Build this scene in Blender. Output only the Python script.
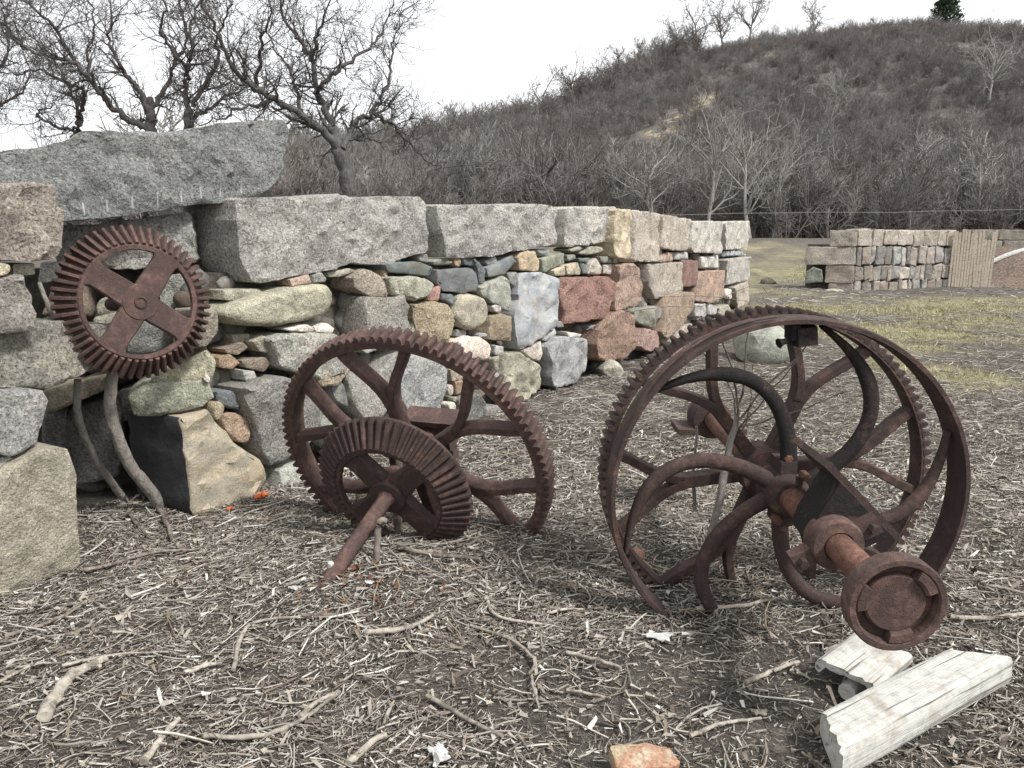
import bpy, math, random
import numpy as np
from mathutils import Vector, Matrix, noise
from mathutils.geometry import delaunay_2d_cdt
from mathutils.bvhtree import BVHTree

random.seed(7)
rng = np.random.default_rng(11)
scene = bpy.context.scene
for o in list(bpy.data.objects):
    bpy.data.objects.remove(o)

# ---------------------------------------------------------------- camera
cam_data = bpy.data.cameras.new('camera')
cam = bpy.data.objects.new('camera', cam_data)
scene.collection.objects.link(cam)
cam.location = (0, 0, 1.5)
cam.rotation_euler = (math.radians(90) - math.atan(152 / 790), 0, 0)
cam_data.sensor_width = 36.0
cam_data.lens = 36.0 * 790 / 1024
cam_data.clip_start = 0.05
cam_data.clip_end = 3000
scene.camera = cam

# ---------------------------------------------------------------- overcast daylight
SUN_AZ, SUN_EL = math.radians(128), math.radians(50)     # azimuth clockwise from +Y
world = bpy.data.worlds.new('World')
scene.world = world
world.use_nodes = True
wn, wl = world.node_tree.nodes, world.node_tree.links
bg = wn['Background']
sky = wn.new('ShaderNodeTexSky')
sky.sky_type = 'NISHITA'
sky.sun_disc = False
sky.sun_elevation = SUN_EL
sky.sun_rotation = SUN_AZ
sky.dust_density = 4.0
sky.air_density = 1.0
hsv = wn.new('ShaderNodeHueSaturation')
hsv.inputs['Saturation'].default_value = 0.12
hsv.inputs['Value'].default_value = 1.0
mixw = wn.new('ShaderNodeMixRGB')
mixw.inputs[0].default_value = 0.86
mixw.inputs[2].default_value = (9.8, 9.95, 10.2, 1)      # the even cloud cover
wl.new(sky.outputs[0], hsv.inputs['Color'])
wl.new(hsv.outputs[0], mixw.inputs[1])
wl.new(mixw.outputs[0], bg.inputs['Color'])
bg.inputs['Strength'].default_value = 0.098

sun_data = bpy.data.lights.new('sun', 'SUN')
sun_data.energy = 3.3
sun_data.angle = math.radians(10)
sun_data.color = (1.0, 0.98, 0.945)
sun = bpy.data.objects.new('sun', sun_data)
scene.collection.objects.link(sun)
sd = Vector((math.sin(SUN_AZ) * math.cos(SUN_EL), math.cos(SUN_AZ) * math.cos(SUN_EL), math.sin(SUN_EL)))
sun.rotation_euler = sd.to_track_quat('Z', 'Y').to_euler()
sun.location = (20, -15, 30)

vs = scene.view_settings
vs.view_transform = 'Standard'
vs.look = 'None'
vs.gamma = 1.0
vs.use_curve_mapping = False
vs.exposure = 0.46

# ---------------------------------------------------------------- helpers
COL = scene.collection


def link_mesh(name, mesh, parent=None, mat=None, color=None):
    o = bpy.data.objects.new(name, mesh)
    COL.objects.link(o)
    if parent is not None:
        o.parent = parent
    if mat is not None and len(mesh.materials) == 0:
        mesh.materials.append(mat)
    if color is not None:
        o.color = (color[0], color[1], color[2], 1)
    return o


def make_mesh(name, verts, faces, smooth_angle=None):
    me = bpy.data.meshes.new(name)
    me.from_pydata([tuple(v) for v in verts], [], faces)
    me.update()
    if smooth_angle is not None:
        me.polygons.foreach_set('use_smooth', [True] * len(me.polygons))
        me.set_sharp_from_angle(angle=math.radians(smooth_angle))
    return me


def np_mesh(name, V, F, color=None, smooth=False):
    """V (n,3), F (m,k) numpy; colour per vertex as the attribute 'tint'."""
    me = bpy.data.meshes.new(name)
    n, m, k = len(V), len(F), F.shape[1]
    me.vertices.add(n)
    me.vertices.foreach_set('co', np.ascontiguousarray(V, dtype=np.float32).ravel())
    me.loops.add(m * k)
    me.loops.foreach_set('vertex_index', np.ascontiguousarray(F, dtype=np.int32).ravel())
    me.polygons.add(m)
    me.polygons.foreach_set('loop_start', np.arange(0, m * k, k, dtype=np.int32))
    if smooth:
        me.polygons.foreach_set('use_smooth', np.ones(m, dtype=bool))
    me.update(calc_edges=True)
    if color is not None:
        at = me.attributes.new('tint', 'FLOAT_COLOR', 'POINT')
        c = np.ones((n, 4), dtype=np.float32)
        c[:, :3] = color
        at.data.foreach_set('color', c.ravel())
    return me


def thing(name, label, category, loc=(0, 0, 0), group=None):
    o = bpy.data.objects.new(name, None)
    COL.objects.link(o)
    o.location = loc
    o.empty_display_size = 0.2
    return tag(o, label, category, group)


def tag(o, label, category, group=None):
    o['label'] = label
    o['category'] = category
    if group:
        o['group'] = group
    return o


def structure(o):
    o['kind'] = 'structure'
    return o


def stuff(o, label=None, category=None):
    o['kind'] = 'stuff'
    if label:
        o['label'] = label
    if category:
        o['category'] = category
    return o


class MB:
    def __init__(self):
        self.v, self.f = [], []

    def add(self, verts, faces):
        b = len(self.v)
        self.v += [tuple(p) for p in verts]
        self.f += [tuple(i + b for i in f) for f in faces]

    def box(self, c, s, m=None, taper=1.0):
        hx, hy, hz = s[0] / 2, s[1] / 2, s[2] / 2
        vs_ = []
        for z in (-1, 1):
            k = 1.0 if z < 0 else taper
            for x, y in ((-1, -1), (1, -1), (1, 1), (-1, 1)):
                p = Vector((x * hx * k, y * hy * k, z * hz))
                if m is not None:
                    p = m @ p
                vs_.append(p + Vector(c))
        self.add(vs_, [(3, 2, 1, 0), (4, 5, 6, 7), (0, 1, 5, 4), (1, 2, 6, 5), (2, 3, 7, 6), (3, 0, 4, 7)])

    def lathe(self, profile, n=48, a0=0.0, a1=2 * math.pi, close=False):
        """profile: list of (r, z); about the local Z axis."""
        full = abs(a1 - a0 - 2 * math.pi) < 1e-6
        cnt = n if full else n + 1
        vs_, fs = [], []
        for i in range(cnt):
            a = a0 + (a1 - a0) * i / n
            for r, z in profile:
                vs_.append((r * math.cos(a), r * math.sin(a), z))
        m = len(profile)
        segs = m if close else m - 1
        for i in range(n):
            i2 = (i + 1) % cnt
            for j in range(segs):
                j2 = (j + 1) % m
                fs.append((i * m + j, i2 * m + j, i2 * m + j2, i * m + j2))
        if not full and close:
            fs.append(tuple(reversed(range(m))))
            fs.append(tuple((cnt - 1) * m + j for j in range(m)))
        self.add(vs_, fs)

    def band(self, path, th, wid, zc=0.0, bevel=0.004):
        """flat bar swept along a path in the local XY plane: th in-plane, wid along Z."""
        n = len(path)
        th = [th] * n if not hasattr(th, '__len__') else th
        wid = [wid] * n if not hasattr(wid, '__len__') else wid
        P = [Vector((p[0], p[1])) for p in path]
        vs_, fs = [], []
        for i in range(n):
            t = (P[min(i + 1, n - 1)] - P[max(i - 1, 0)]).normalized()
            nn = Vector((-t.y, t.x))
            h, w = th[i] / 2, wid[i] / 2
            b = min(bevel, h * .6, w * .6)
            sec = [(h - b, -w), (h, -w + b), (h, w - b), (h - b, w), (-h + b, w), (-h, w - b), (-h, -w + b), (-h + b, -w)]
            for a, z in sec:
                q = P[i] + nn * a
                vs_.append((q.x, q.y, zc + z))
        for i in range(n - 1):
            for j in range(8):
                j2 = (j + 1) % 8
                fs.append((i * 8 + j, i * 8 + j2, (i + 1) * 8 + j2, (i + 1) * 8 + j))
        fs.append(tuple(range(7, -1, -1)))
        fs.append(tuple((n - 1) * 8 + j for j in range(8)))
        self.add(vs_, fs)

    def tube(self, pts, radii, n=8, cap=True, flat=1.0, jit=0.0):
        pts = [Vector(p) for p in pts]
        up = Vector((0.3, 0.2, 1)).normalized()
        rows = []
        vs_, fs = [], []
        for i, p in enumerate(pts):
            t = (pts[min(i + 1, len(pts) - 1)] - pts[max(i - 1, 0)]).normalized()
            u = t.cross(up)
            if u.length < 1e-3:
                u = t.cross(Vector((1, 0, 0)))
            u.normalize()
            w = u.cross(t)
            for k in range(n):
                a = 2 * math.pi * k / n
                rr = radii[i] * (1 + jit * random.uniform(-1, 1)) if jit else radii[i]
                vs_.append(p + u * math.cos(a) * rr + w * math.sin(a) * rr * flat)
        for i in range(len(pts) - 1):
            for k in range(n):
                k2 = (k + 1) % n
                fs.append((i * n + k, i * n + k2, (i + 1) * n + k2, (i + 1) * n + k))
        if cap:
            fs.append(tuple(range(n - 1, -1, -1)))
            fs.append(tuple((len(pts) - 1) * n + k for k in range(n)))
        self.add(vs_, fs)

    def build(self, name, mat, parent=None, smooth=40, color=None):
        me = make_mesh(name, self.v, self.f, smooth)
        return link_mesh(name, me, parent, mat, color)


def bezier(p0, p1, p2, p3, n=14):
    out = []
    for i in range(n + 1):
        t = i / n
        a = (1 - t) ** 3
        b = 3 * t * (1 - t) ** 2
        c = 3 * t * t * (1 - t)
        d = t ** 3
        out.append(tuple(a * p0[k] + b * p1[k] + c * p2[k] + d * p3[k] for k in range(len(p0))))
    return out


def pol(r, deg):
    return (r * math.cos(math.radians(deg)), r * math.sin(math.radians(deg)))


def smooth_path(ctrl, n=5):
    """Catmull-Rom through control points."""
    c = [Vector(p) for p in ctrl]
    c = [c[0] * 2 - c[1]] + c + [c[-1] * 2 - c[-2]]
    out = []
    for i in range(1, len(c) - 2):
        for k in range(n):
            t = k / n
            out.append(0.5 * ((2 * c[i]) + (c[i + 1] - c[i - 1]) * t + (2 * c[i - 1] - 5 * c[i] + 4 * c[i + 1] - c[i + 2]) * t * t
                              + (3 * c[i] - c[i - 1] - 3 * c[i + 1] + c[i + 2]) * t ** 3))
    out.append(c[-2])
    return out


# ---------------------------------------------------------------- materials
class Nodes:
    def __init__(self, name):
        self.m = bpy.data.materials.new(name)
        self.m.use_nodes = True
        self.t = self.m.node_tree
        self.b = self.t.nodes['Principled BSDF']
        self.b.inputs['Specular IOR Level'].default_value = 0.25
        self.co = self.n('ShaderNodeTexCoord').outputs['Object']

    def n(self, k, **kw):
        x = self.t.nodes.new(k)
        for a, b in kw.items():
            setattr(x, a, b)
        return x

    def l(self, a, b):
        self.t.links.new(a, b)

    def noise(self, scale, detail=6, rough=0.6, vec=None, dist=0.0):
        x = self.n('ShaderNodeTexNoise')
        x.inputs['Scale'].default_value = scale
        x.inputs['Detail'].default_value = detail
        x.inputs['Roughness'].default_value = rough
        x.inputs['Distortion'].default_value = dist
        self.l(vec if vec is not None else self.co, x.inputs['Vector'])
        return x.outputs['Fac']

    def voro(self, scale, vec=None, feature='F1'):
        x = self.n('ShaderNodeTexVoronoi', feature=feature)
        x.inputs['Scale'].default_value = scale
        self.l(vec if vec is not None else self.co, x.inputs['Vector'])
        return x

    def ramp(self, fac, stops):
        x = self.n('ShaderNodeValToRGB')
        e = x.color_ramp.elements
        while len(e) < len(stops):
            e.new(0.5)
        for i, (p, c) in enumerate(stops):
            e[i].position = p
            c = (c, c, c) if not hasattr(c, '__len__') else c
            e[i].color = (c[0], c[1], c[2], 1)
        self.l(fac, x.inputs[0])
        return x.outputs[0]

    def mix(self, fac, a, b, mode='MIX'):
        x = self.n('ShaderNodeMixRGB', blend_type=mode)
        for i, v in ((0, fac), (1, a), (2, b)):
            if hasattr(v, 'is_linked') or hasattr(v, 'links'):
                self.l(v, x.inputs[i])
            elif i == 0:
                x.inputs[0].default_value = v
            else:
                x.inputs[i].default_value = (v[0], v[1], v[2], 1)
        return x.outputs[0]

    def math(self, op, a, b=0.0):
        x = self.n('ShaderNodeMath', operation=op)
        for i, v in ((0, a), (1, b)):
            if hasattr(v, 'links'):
                self.l(v, x.inputs[i])
            else:
                x.inputs[i].default_value = v
        return x.outputs[0]

    def mapping(self, scale=(1, 1, 1), rot=(0, 0, 0), loc=None, vec=None):
        x = self.n('ShaderNodeMapping')
        x.inputs['Scale'].default_value = scale
        x.inputs['Rotation'].default_value = rot
        self.l(vec if vec is not None else self.co, x.inputs['Vector'])
        if loc is not None:
            self.l(loc, x.inputs['Location'])
        return x.outputs[0]

    def finish(self, color, rough=0.9, bump=None, strength=0.5, dist=0.01):
        if hasattr(color, 'links'):
            self.l(color, self.b.inputs['Base Color'])
        else:
            self.b.inputs['Base Color'].default_value = (*color, 1)
        if hasattr(rough, 'links'):
            self.l(rough, self.b.inputs['Roughness'])
        else:
            self.b.inputs['Roughness'].default_value = rough
        if bump is not None:
            x = self.n('ShaderNodeBump')
            x.inputs['Strength'].default_value = strength
            x.inputs['Distance'].default_value = dist
            self.l(bump, x.inputs['Height'])
            self.l(x.outputs[0], self.b.inputs['Normal'])
        return self.m


def stone_material(kind):
    k = Nodes('stone_' + kind)
    info = k.n('ShaderNodeObjectInfo')
    base = info.outputs['Color']
    off = k.n('ShaderNodeCombineXYZ')
    r10 = k.math('MULTIPLY', info.outputs['Random'], 23.0)
    for i in range(3):
        k.l(r10, off.inputs[i])
    vec = k.mapping(loc=off.outputs[0])
    if kind == 'granite':
        sp = k.noise(60, 4, 0.8, vec)
        big = k.noise(3.2, 5, 0.6, vec)
        c = k.mix(1.0, base, k.ramp(sp, [(0.34, 0.36), (0.46, 0.86), (0.56, 1.1), (0.68, 1.6)]), 'MULTIPLY')
        blk = k.ramp(k.noise(105, 2, 0.6, vec), [(0.36, 1.0), (0.43, 0.0)])
        c = k.mix(k.math('MULTIPLY', blk, 0.65), c, (0.05, 0.05, 0.052))
        c = k.mix(1.0, c, k.ramp(big, [(0.25, (0.72, 0.70, 0.67)), (0.5, (0.98, 0.97, 0.95)), (0.75, (1.16, 1.11, 1.02))]), 'MULTIPLY')
        st = k.ramp(k.noise(7, 6, 0.7, vec, 1.0), [(0.52, 0.0), (0.7, 1.0)])
        c = k.mix(k.math('MULTIPLY', st, 0.28), c, (0.2, 0.165, 0.11))
        lich = k.ramp(k.noise(16, 5, 0.7, vec), [(0.6, 0.0), (0.68, 1.0)])
        c = k.mix(k.math('MULTIPLY', lich, 0.3), c, (0.26, 0.27, 0.22))
        h = k.math('ADD', k.noise(11, 9, 0.72, vec), k.math('MULTIPLY', k.noise(48, 5, 0.75, vec), 0.5))
        return k.finish(c, 0.93, h, 1.0, 0.06)
    if kind == 'field':
        big = k.noise(7, 9, 0.75, vec, 0.8)
        c = k.mix(1.0, base, k.ramp(big, [(0.28, (0.42, 0.42, 0.41)), (0.47, (0.9, 0.9, 0.9)), (0.56, (1.1, 1.1, 1.09)), (0.72, (1.55, 1.5, 1.42))]), 'MULTIPLY')
        sp = k.noise(120, 3, 0.7, vec)
        c = k.mix(1.0, c, k.ramp(sp, [(0.33, 0.5), (0.5, 1.0), (0.66, 1.4)]), 'MULTIPLY')
        st = k.ramp(k.noise(9, 5, 0.7, vec, 1.5), [(0.55, 0.0), (0.68, 1.0)])
        c = k.mix(k.math('MULTIPLY', st, 0.3), c, (0.15, 0.15, 0.11))
        h = k.math('ADD', k.noise(18, 7, 0.65, vec), k.math('MULTIPLY', k.noise(90, 3, 0.6, vec), 0.3))
        return k.finish(c, 0.9, h, 0.9, 0.03)
    # slate: bedded, stained
    lay = k.mapping(scale=(2.0, 2.0, 4.0), rot=(0.35, 0.2, 0), vec=vec)
    bed = k.noise(2.6, 8, 0.7, lay, 0.5)
    c = k.mix(1.0, base, k.ramp(bed, [(0.28, (0.55, 0.58, 0.62)), (0.5, (0.95, 0.95, 0.95)), (0.72, (1.35, 1.25, 1.1))]), 'MULTIPLY')
    st = k.ramp(k.noise(3.2, 4, 0.6, vec, 0.8), [(0.55, 0.0), (0.72, 1.0)])
    c = k.mix(k.math('MULTIPLY', st, 0.4), c, (0.23, 0.13, 0.05))
    sp = k.noise(140, 2, 0.7, vec)
    c = k.mix(1.0, c, k.ramp(sp, [(0.35, 0.75), (0.65, 1.2)]), 'MULTIPLY')
    h = k.math('ADD', bed, k.math('MULTIPLY', k.noise(45, 5, 0.7, vec), 0.35))
    return k.finish(c, 0.85, h, 0.7, 0.02)


k = Nodes('slate_shaded_end')  # dark slate, blackened further to carry the shade of the opening
SLATE_SHADED = k.finish(k.ramp(k.noise(7, 7, 0.7), [(0.3, (0.022, 0.023, 0.025)), (0.65, (0.06, 0.06, 0.062))]), 0.7, k.noise(12, 7, 0.7), 0.8, 0.03)
M = {'g': stone_material('granite'), 'f': stone_material('field'), 's': stone_material('slate')}


def rust_material(name, light, mid, dark, dark_amt):
    k = Nodes(name)
    info = k.n('ShaderNodeObjectInfo')
    off = k.n('ShaderNodeCombineXYZ')
    r = k.math('MULTIPLY', info.outputs['Random'], 0.6)
    for i in range(3):
        k.l(r, off.inputs[i])
    vec = k.mapping(loc=off.outputs[0])
    n1 = k.noise(5.5, 7, 0.68, vec, 0.4)
    n2 = k.noise(38, 6, 0.72, vec)
    c = k.ramp(n2, [(0.28, dark), (0.47, mid), (0.6, light), (0.78, tuple(min(1, x * 1.45) for x in light))])
    c = k.mix(k.math('MULTIPLY', k.ramp(n1, [(0.5 - dark_amt, 1.0), (0.72 - dark_amt, 0.0)]), 0.85), c, dark)
    pit = k.ramp(k.voro(150, vec).outputs['Distance'], [(0.05, 0.0), (0.35, 1.0)])
    c = k.mix(1.0, c, k.mix(pit, (0.6, 0.55, 0.55), (1, 1, 1)), 'MULTIPLY')
    flake = k.ramp(k.noise(9, 8, 0.78, vec, 0.6), [(0.56, 0.0), (0.63, 1.0)])
    c = k.mix(k.math('MULTIPLY', flake, 0.22), c, (0.22, 0.11, 0.07))
    dust = k.ramp(k.noise(14, 6, 0.7, vec), [(0.58, 0.0), (0.7, 1.0)])
    c = k.mix(k.math('MULTIPLY', dust, 0.25), c, (0.22, 0.15, 0.12))
    h = k.math('ADD', k.noise(70, 6, 0.7, vec), k.math('MULTIPLY', pit, 0.5))
    return k.finish(c, 0.82, h, 0.75, 0.005)


RUST = rust_material('rust_red', (0.2, 0.122, 0.102), (0.135, 0.08, 0.067), (0.058, 0.04, 0.036), 0.04)
RUST_DARK = rust_material('rust_dark', (0.17, 0.103, 0.085), (0.108, 0.066, 0.056), (0.042, 0.031, 0.029), 0.0)
RUST_BLACK = rust_material('rust_black', (0.07, 0.043, 0.036), (0.034, 0.026, 0.024), (0.014, 0.013, 0.013), -0.04)
RUST_ORANGE = rust_material('rust_orange', (0.215, 0.115, 0.085), (0.16, 0.08, 0.057), (0.075, 0.042, 0.033), 0.1)


def wood_material(name, light, dark, grain_rot, scale=9.0, crack=0.5):
    k = Nodes(name)
    v = k.mapping(scale=(1.2, 26, 26), rot=grain_rot)
    g = k.noise(scale / 6, 7, 0.7, v, 0.3)
    c = k.ramp(g, [(0.28, dark), (0.42, light), (0.8, tuple(x * 1.12 for x in light))])
    sp = k.noise(24, 6, 0.7)
    c = k.mix(1.0, c, k.ramp(sp, [(0.3, 0.66), (0.5, 1.0), (0.7, 1.1)]), 'MULTIPLY')
    ck = k.noise(2.0, 5, 0.6, k.mapping(scale=(0.7, 30, 30), rot=grain_rot), 0.2)
    c = k.mix(k.ramp(ck, [(0.36, 0.85), (0.41, 0.0)]), c, (0.09, 0.08, 0.07))
    dirt = k.ramp(k.noise(7, 5, 0.7), [(0.56, 0.0), (0.68, 1.0)])
    c = k.mix(k.math('MULTIPLY', dirt, crack), c, (0.3, 0.26, 0.2))
    return k.finish(c, 0.88, g, 0.8, 0.01)


def bark_material(name, c0, c1, scale=30, vary=False):
    k = Nodes(name)
    v = k.mapping(scale=(1, 1, 0.35))
    g = k.noise(scale, 6, 0.7, v)
    c = k.ramp(g, [(0.3, c0), (0.65, c1)])
    if vary:                                              # one thicket is greyer, the next browner
        info = k.n('ShaderNodeObjectInfo')
        c = k.mix(1.0, c, k.ramp(info.outputs['Random'], [(0.0, (0.62, 0.56, 0.53)), (0.35, (0.95, 0.9, 0.86)), (0.7, (1.0, 1.02, 1.02)), (1.0, (1.5, 1.47, 1.42))]), 'MULTIPLY')
    c = k.mix(k.ramp(k.noise(1.8, 4, 0.6), [(0.5, 0.0), (0.7, 0.3)]), c, (0.26, 0.27, 0.25))
    return k.finish(c, 0.95, g, 1.0, 0.04)


BARK = bark_material('bark_dark', (0.045, 0.04, 0.039), (0.145, 0.13, 0.124))
BARK_FAR = bark_material('bark_brush', (0.112, 0.102, 0.098), (0.2, 0.184, 0.177), 6, True)
BARK_PALE = bark_material('bark_pale', (0.2, 0.188, 0.172), (0.36, 0.34, 0.315), 8)
BARK_TREES = bark_material('bark_wood', (0.15, 0.14, 0.132), (0.27, 0.255, 0.24), 6, True)
BARK_VINE = bark_material('bark_vine', (0.26, 0.235, 0.21), (0.46, 0.42, 0.38), 40)


def tint_material(name, rough=0.9, var=35, bump=0.3):
    k = Nodes(name)
    at = k.n('ShaderNodeAttribute', attribute_name='tint')
    c = k.mix(1.0, at.outputs['Color'], k.ramp(k.noise(var, 4, 0.7), [(0.3, 0.62), (0.5, 1.0), (0.72, 1.25)]), 'MULTIPLY')
    return k.finish(c, rough, k.noise(var * 4, 3, 0.6), bump, 0.003)


LITTER = tint_material('litter_stalks')
GRASS = tint_material('grass_blades', 0.85, 3, 0.0)


def stick_material(name, c0, c1):
    k = Nodes(name)
    v = k.mapping(scale=(6, 6, 6))
    g = k.noise(5, 7, 0.75, v)
    info = k.n('ShaderNodeObjectInfo')
    c = k.ramp(g, [(0.3, c0), (0.65, c1)])
    bk = k.ramp(k.noise(14, 5, 0.75), [(0.5, 0.0), (0.58, 0.75)])
    c = k.mix(bk, c, tuple(x * .55 for x in c0))
    c = k.mix(1.0, c, k.ramp(info.outputs['Random'], [(0.0, 0.75), (1.0, 1.15)]), 'MULTIPLY')
    return k.finish(c, 0.9, g, 0.5, 0.004)


STICK = stick_material('stick_bleached', (0.2, 0.175, 0.145), (0.44, 0.4, 0.34))
STICK_DARK = stick_material('stick_grey', (0.11, 0.09, 0.075), (0.27, 0.235, 0.2))

# ---------------------------------------------------------------- terrain
def wob(x, y, s, seed):
    a = np.sin(x * s + seed) * np.cos(y * s * 0.83 + seed * 1.7)
    b = np.sin(x * s * 2.1 + y * s * 1.3 + seed * 0.6) * 0.5
    c = np.cos(x * s * 3.7 - y * s * 4.1 + seed * 2.3) * 0.27
    return (a + b + c) / 1.77


def sstep(t):
    t = np.clip(t, 0, 1)
    return t * t * (3 - 2 * t)


def ground_z(x, y):
    x = np.asarray(x, dtype=float)
    y = np.asarray(y, dtype=float)
    z = 0.022 * wob(x, y, 3.1, 0.4) + 0.012 * wob(x, y, 9.0, 2.0)
    z = z + 0.075 * np.exp(-(((x + 0.72) / 0.55) ** 2 + ((y - 3.15) / 0.5) ** 2))
    z = z + 0.05 * np.exp(-(((x - 0.05) / 0.5) ** 2 + ((y - 3.75) / 0.4) ** 2))
    z = z + 1.15 * sstep((y - 19) / 26) + 0.05 * sstep((y - 10) / 10) * wob(x, y, 0.5, 1.0)
    return z


# skyline of the hill as (slope to the side, rise over distance)
HX = [-2.2, -1.2, -0.65, -0.42, -0.28, -0.1, 0.03, 0.13, 0.22, 0.30, 0.42, 0.5, 0.62, 0.9, 1.5, 2.4]
HS = [0.01, 0.015, 0.022, 0.055, 0.076, 0.098, 0.135, 0.183, 0.205, 0.222, 0.233, 0.236, 0.233, 0.22, 0.16, 0.1]
RIDGE = 130.0


def hill_z(x, y):
    x = np.asarray(x, dtype=float)
    y = np.asarray(y, dtype=float)
    ridge = np.interp(x / RIDGE, HX, HS) * RIDGE + 1.5
    t = np.clip((y - 46) / (RIDGE - 46), 0, 1)
    prof = 0.55 * t + 0.45 * sstep(t)
    z = 0.9 + (ridge - 1.5) * prof
    z = z + 1.1 * sstep((y - 50) / 30) * wob(x, y, 0.09, 0.7) + 0.45 * sstep((y - 48) / 20) * wob(x, y, 0.31, 2.2)
    back = np.clip((y - RIDGE) / 120, 0, 1)
    return z * (1 - 0.5 * back * back)


def axis(parts):
    out = []
    for a, b, st in parts:
        out += list(np.arange(a, b, st))
    return np.array(out + [parts[-1][1]])


def grid_mesh(name, xs, ys, zf, attrs=None):
    X, Y = np.meshgrid(xs, ys)
    Z = zf(X, Y)
    V = np.stack([X.ravel(), Y.ravel(), Z.ravel()], 1)
    nx, ny = len(xs), len(ys)
    i = np.arange(nx - 1)[None, :] + nx * np.arange(ny - 1)[:, None]
    F = np.stack([i, i + 1, i + nx + 1, i + nx], -1).reshape(-1, 4)
    return np_mesh(name, V, F, smooth=True), V


# grass grows in mossy patches on the open ground to the right
PATCH = [(4.6, 8.4, 0.8, 1.5), (6.2, 12.0, 2.6, 1.5), (9.5, 13.5, 3.0, 1.6), (5.2, 10.2, .9, .8), (12, 17, 6, 2.2), (8.5, 10.0, 1.8, .9),
         (10, 26, 9, 4), (20, 31, 12, 5), (4.8, 20.5, 3.0, 3.0), (7.5, 15.8, 4.5, 1.5), (7.5, 36, 7, 5), (26, 20, 8, 5)]


def grass_mask(x, y):
    m = np.zeros_like(np.asarray(x, dtype=float))
    for cx, cy, rx, ry in PATCH:
        d = ((x - cx) / rx) ** 2 + ((y - cy) / ry) ** 2
        m = np.maximum(m, np.exp(-d * 1.1))
    m = m * (0.75 + 0.5 * wob(x, y, 1.7, 5.0) + 0.35 * wob(x, y, 5.3, 1.0))
    return np.clip((m - 0.22) * 2.1, 0, 1)


gx = axis([(-900, -100, 80), (-100, -30, 7), (-30, -8, 1.0), (-8, -3, 0.25), (-3, 3, 0.06), (3, 9, 0.16), (9, 30, 0.7), (30, 100, 7), (100, 900, 80)])
gy = axis([(-300, -20, 40), (-20, 0, 2), (0, 1.5, 0.3), (1.5, 5, 0.06), (5, 10, 0.12), (10, 24, 0.4), (24, 60, 1.5), (60, 200, 14), (200, 1500, 100)])
gme, gv = grid_mesh('ground', gx, gy, ground_z)
at = gme.attributes.new('grass', 'FLOAT', 'POINT')
at.data.foreach_set('value', grass_mask(gv[:, 0], gv[:, 1]).astype(np.float32))

k = Nodes('ground_soil')
soil = k.ramp(k.noise(5, 8, 0.7), [(0.3, (0.042, 0.036, 0.031)), (0.5, (0.08, 0.07, 0.06)), (0.7, (0.14, 0.124, 0.107))])
fib1 = k.noise(22, 6, 0.75, k.mapping(scale=(1.0, 3.2, 1.0), rot=(0, 0, 0.5)), 1.2)
fib2 = k.noise(26, 6, 0.75, k.mapping(scale=(3.0, 1.0, 1.0), rot=(0, 0, -0.35)), 1.0)
fib = k.math('MAXIMUM', fib1, fib2)
c = k.mix(k.ramp(fib, [(0.56, 0.0), (0.66, 0.95)]), soil, (0.33, 0.3, 0.26))
flk = k.ramp(k.noise(120, 3, 0.7), [(0.6, 0.0), (0.68, 0.8)])
c = k.mix(flk, c, (0.36, 0.33, 0.28))
ga = k.n('ShaderNodeAttribute', attribute_name='grass')
gcol = k.ramp(k.noise(2.2, 6, 0.7), [(0.32, (0.16, 0.14, 0.075)), (0.5, (0.28, 0.255, 0.135)), (0.68, (0.42, 0.38, 0.245))])
gn = k.math('MULTIPLY', ga.outputs['Fac'], k.ramp(k.noise(9, 6, 0.75), [(0.3, 0.25), (0.6, 1.0)]))
c = k.mix(gn, c, gcol)
GROUND = k.finish(c, 0.97, k.math('ADD', fib, k.noise(60, 5, 0.7)), 0.9, 0.02)
structure(link_mesh('ground', gme, None, GROUND))

# ---------------------------------------------------------------- hill
hx = axis([(-420, -150, 15), (-150, 200, 2.5), (200, 460, 15)])
hy = axis([(44.5, 140, 2.0), (140, 420, 14)])
hme, hv = grid_mesh('hill', hx, hy, hill_z)
# bare sandy scars where the slope has slipped: (x, y, half width, half length)
SCARS = [(15, 83, 1.5, 3), (17.2, 87.5, 1.8, 3.5), (20, 92, 2.4, 4), (22.8, 97, 2.4, 4), (39, 112, 5, 3), (56, 106, 4, 2.5)]
sm = np.zeros(len(hv))
for cx, cy, rx, ry in SCARS:
    sm = np.maximum(sm, np.exp(-(((hv[:, 0] - cx) / rx) ** 2 + ((hv[:, 1] - cy) / ry) ** 2)))
at = hme.attributes.new('scar', 'FLOAT', 'POINT')
at.data.foreach_set('value', sm.astype(np.float32))
k = Nodes('hill_slope')
c = k.ramp(k.noise(0.35, 8, 0.7), [(0.3, (0.085, 0.076, 0.07)), (0.5, (0.13, 0.115, 0.104)), (0.7, (0.19, 0.172, 0.148))])
sa = k.n('ShaderNodeAttribute', attribute_name='scar')
sc = k.math('MULTIPLY', sa.outputs['Fac'], k.ramp(k.noise(0.5, 7, 0.75), [(0.42, 0.05), (0.56, 1.3)]))
c = k.mix(k.ramp(sc, [(0.3, 0.0), (0.6, 0.9)]), c, k.ramp(k.noise(1.2, 5, 0.7), [(0.35, (0.24, 0.2, 0.13)), (0.65, (0.46, 0.4, 0.28))]))
HILL = k.finish(c, 0.97, k.noise(2.0, 6, 0.7), 0.8, 0.3)
structure(link_mesh('hill', hme, None, HILL))

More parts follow.
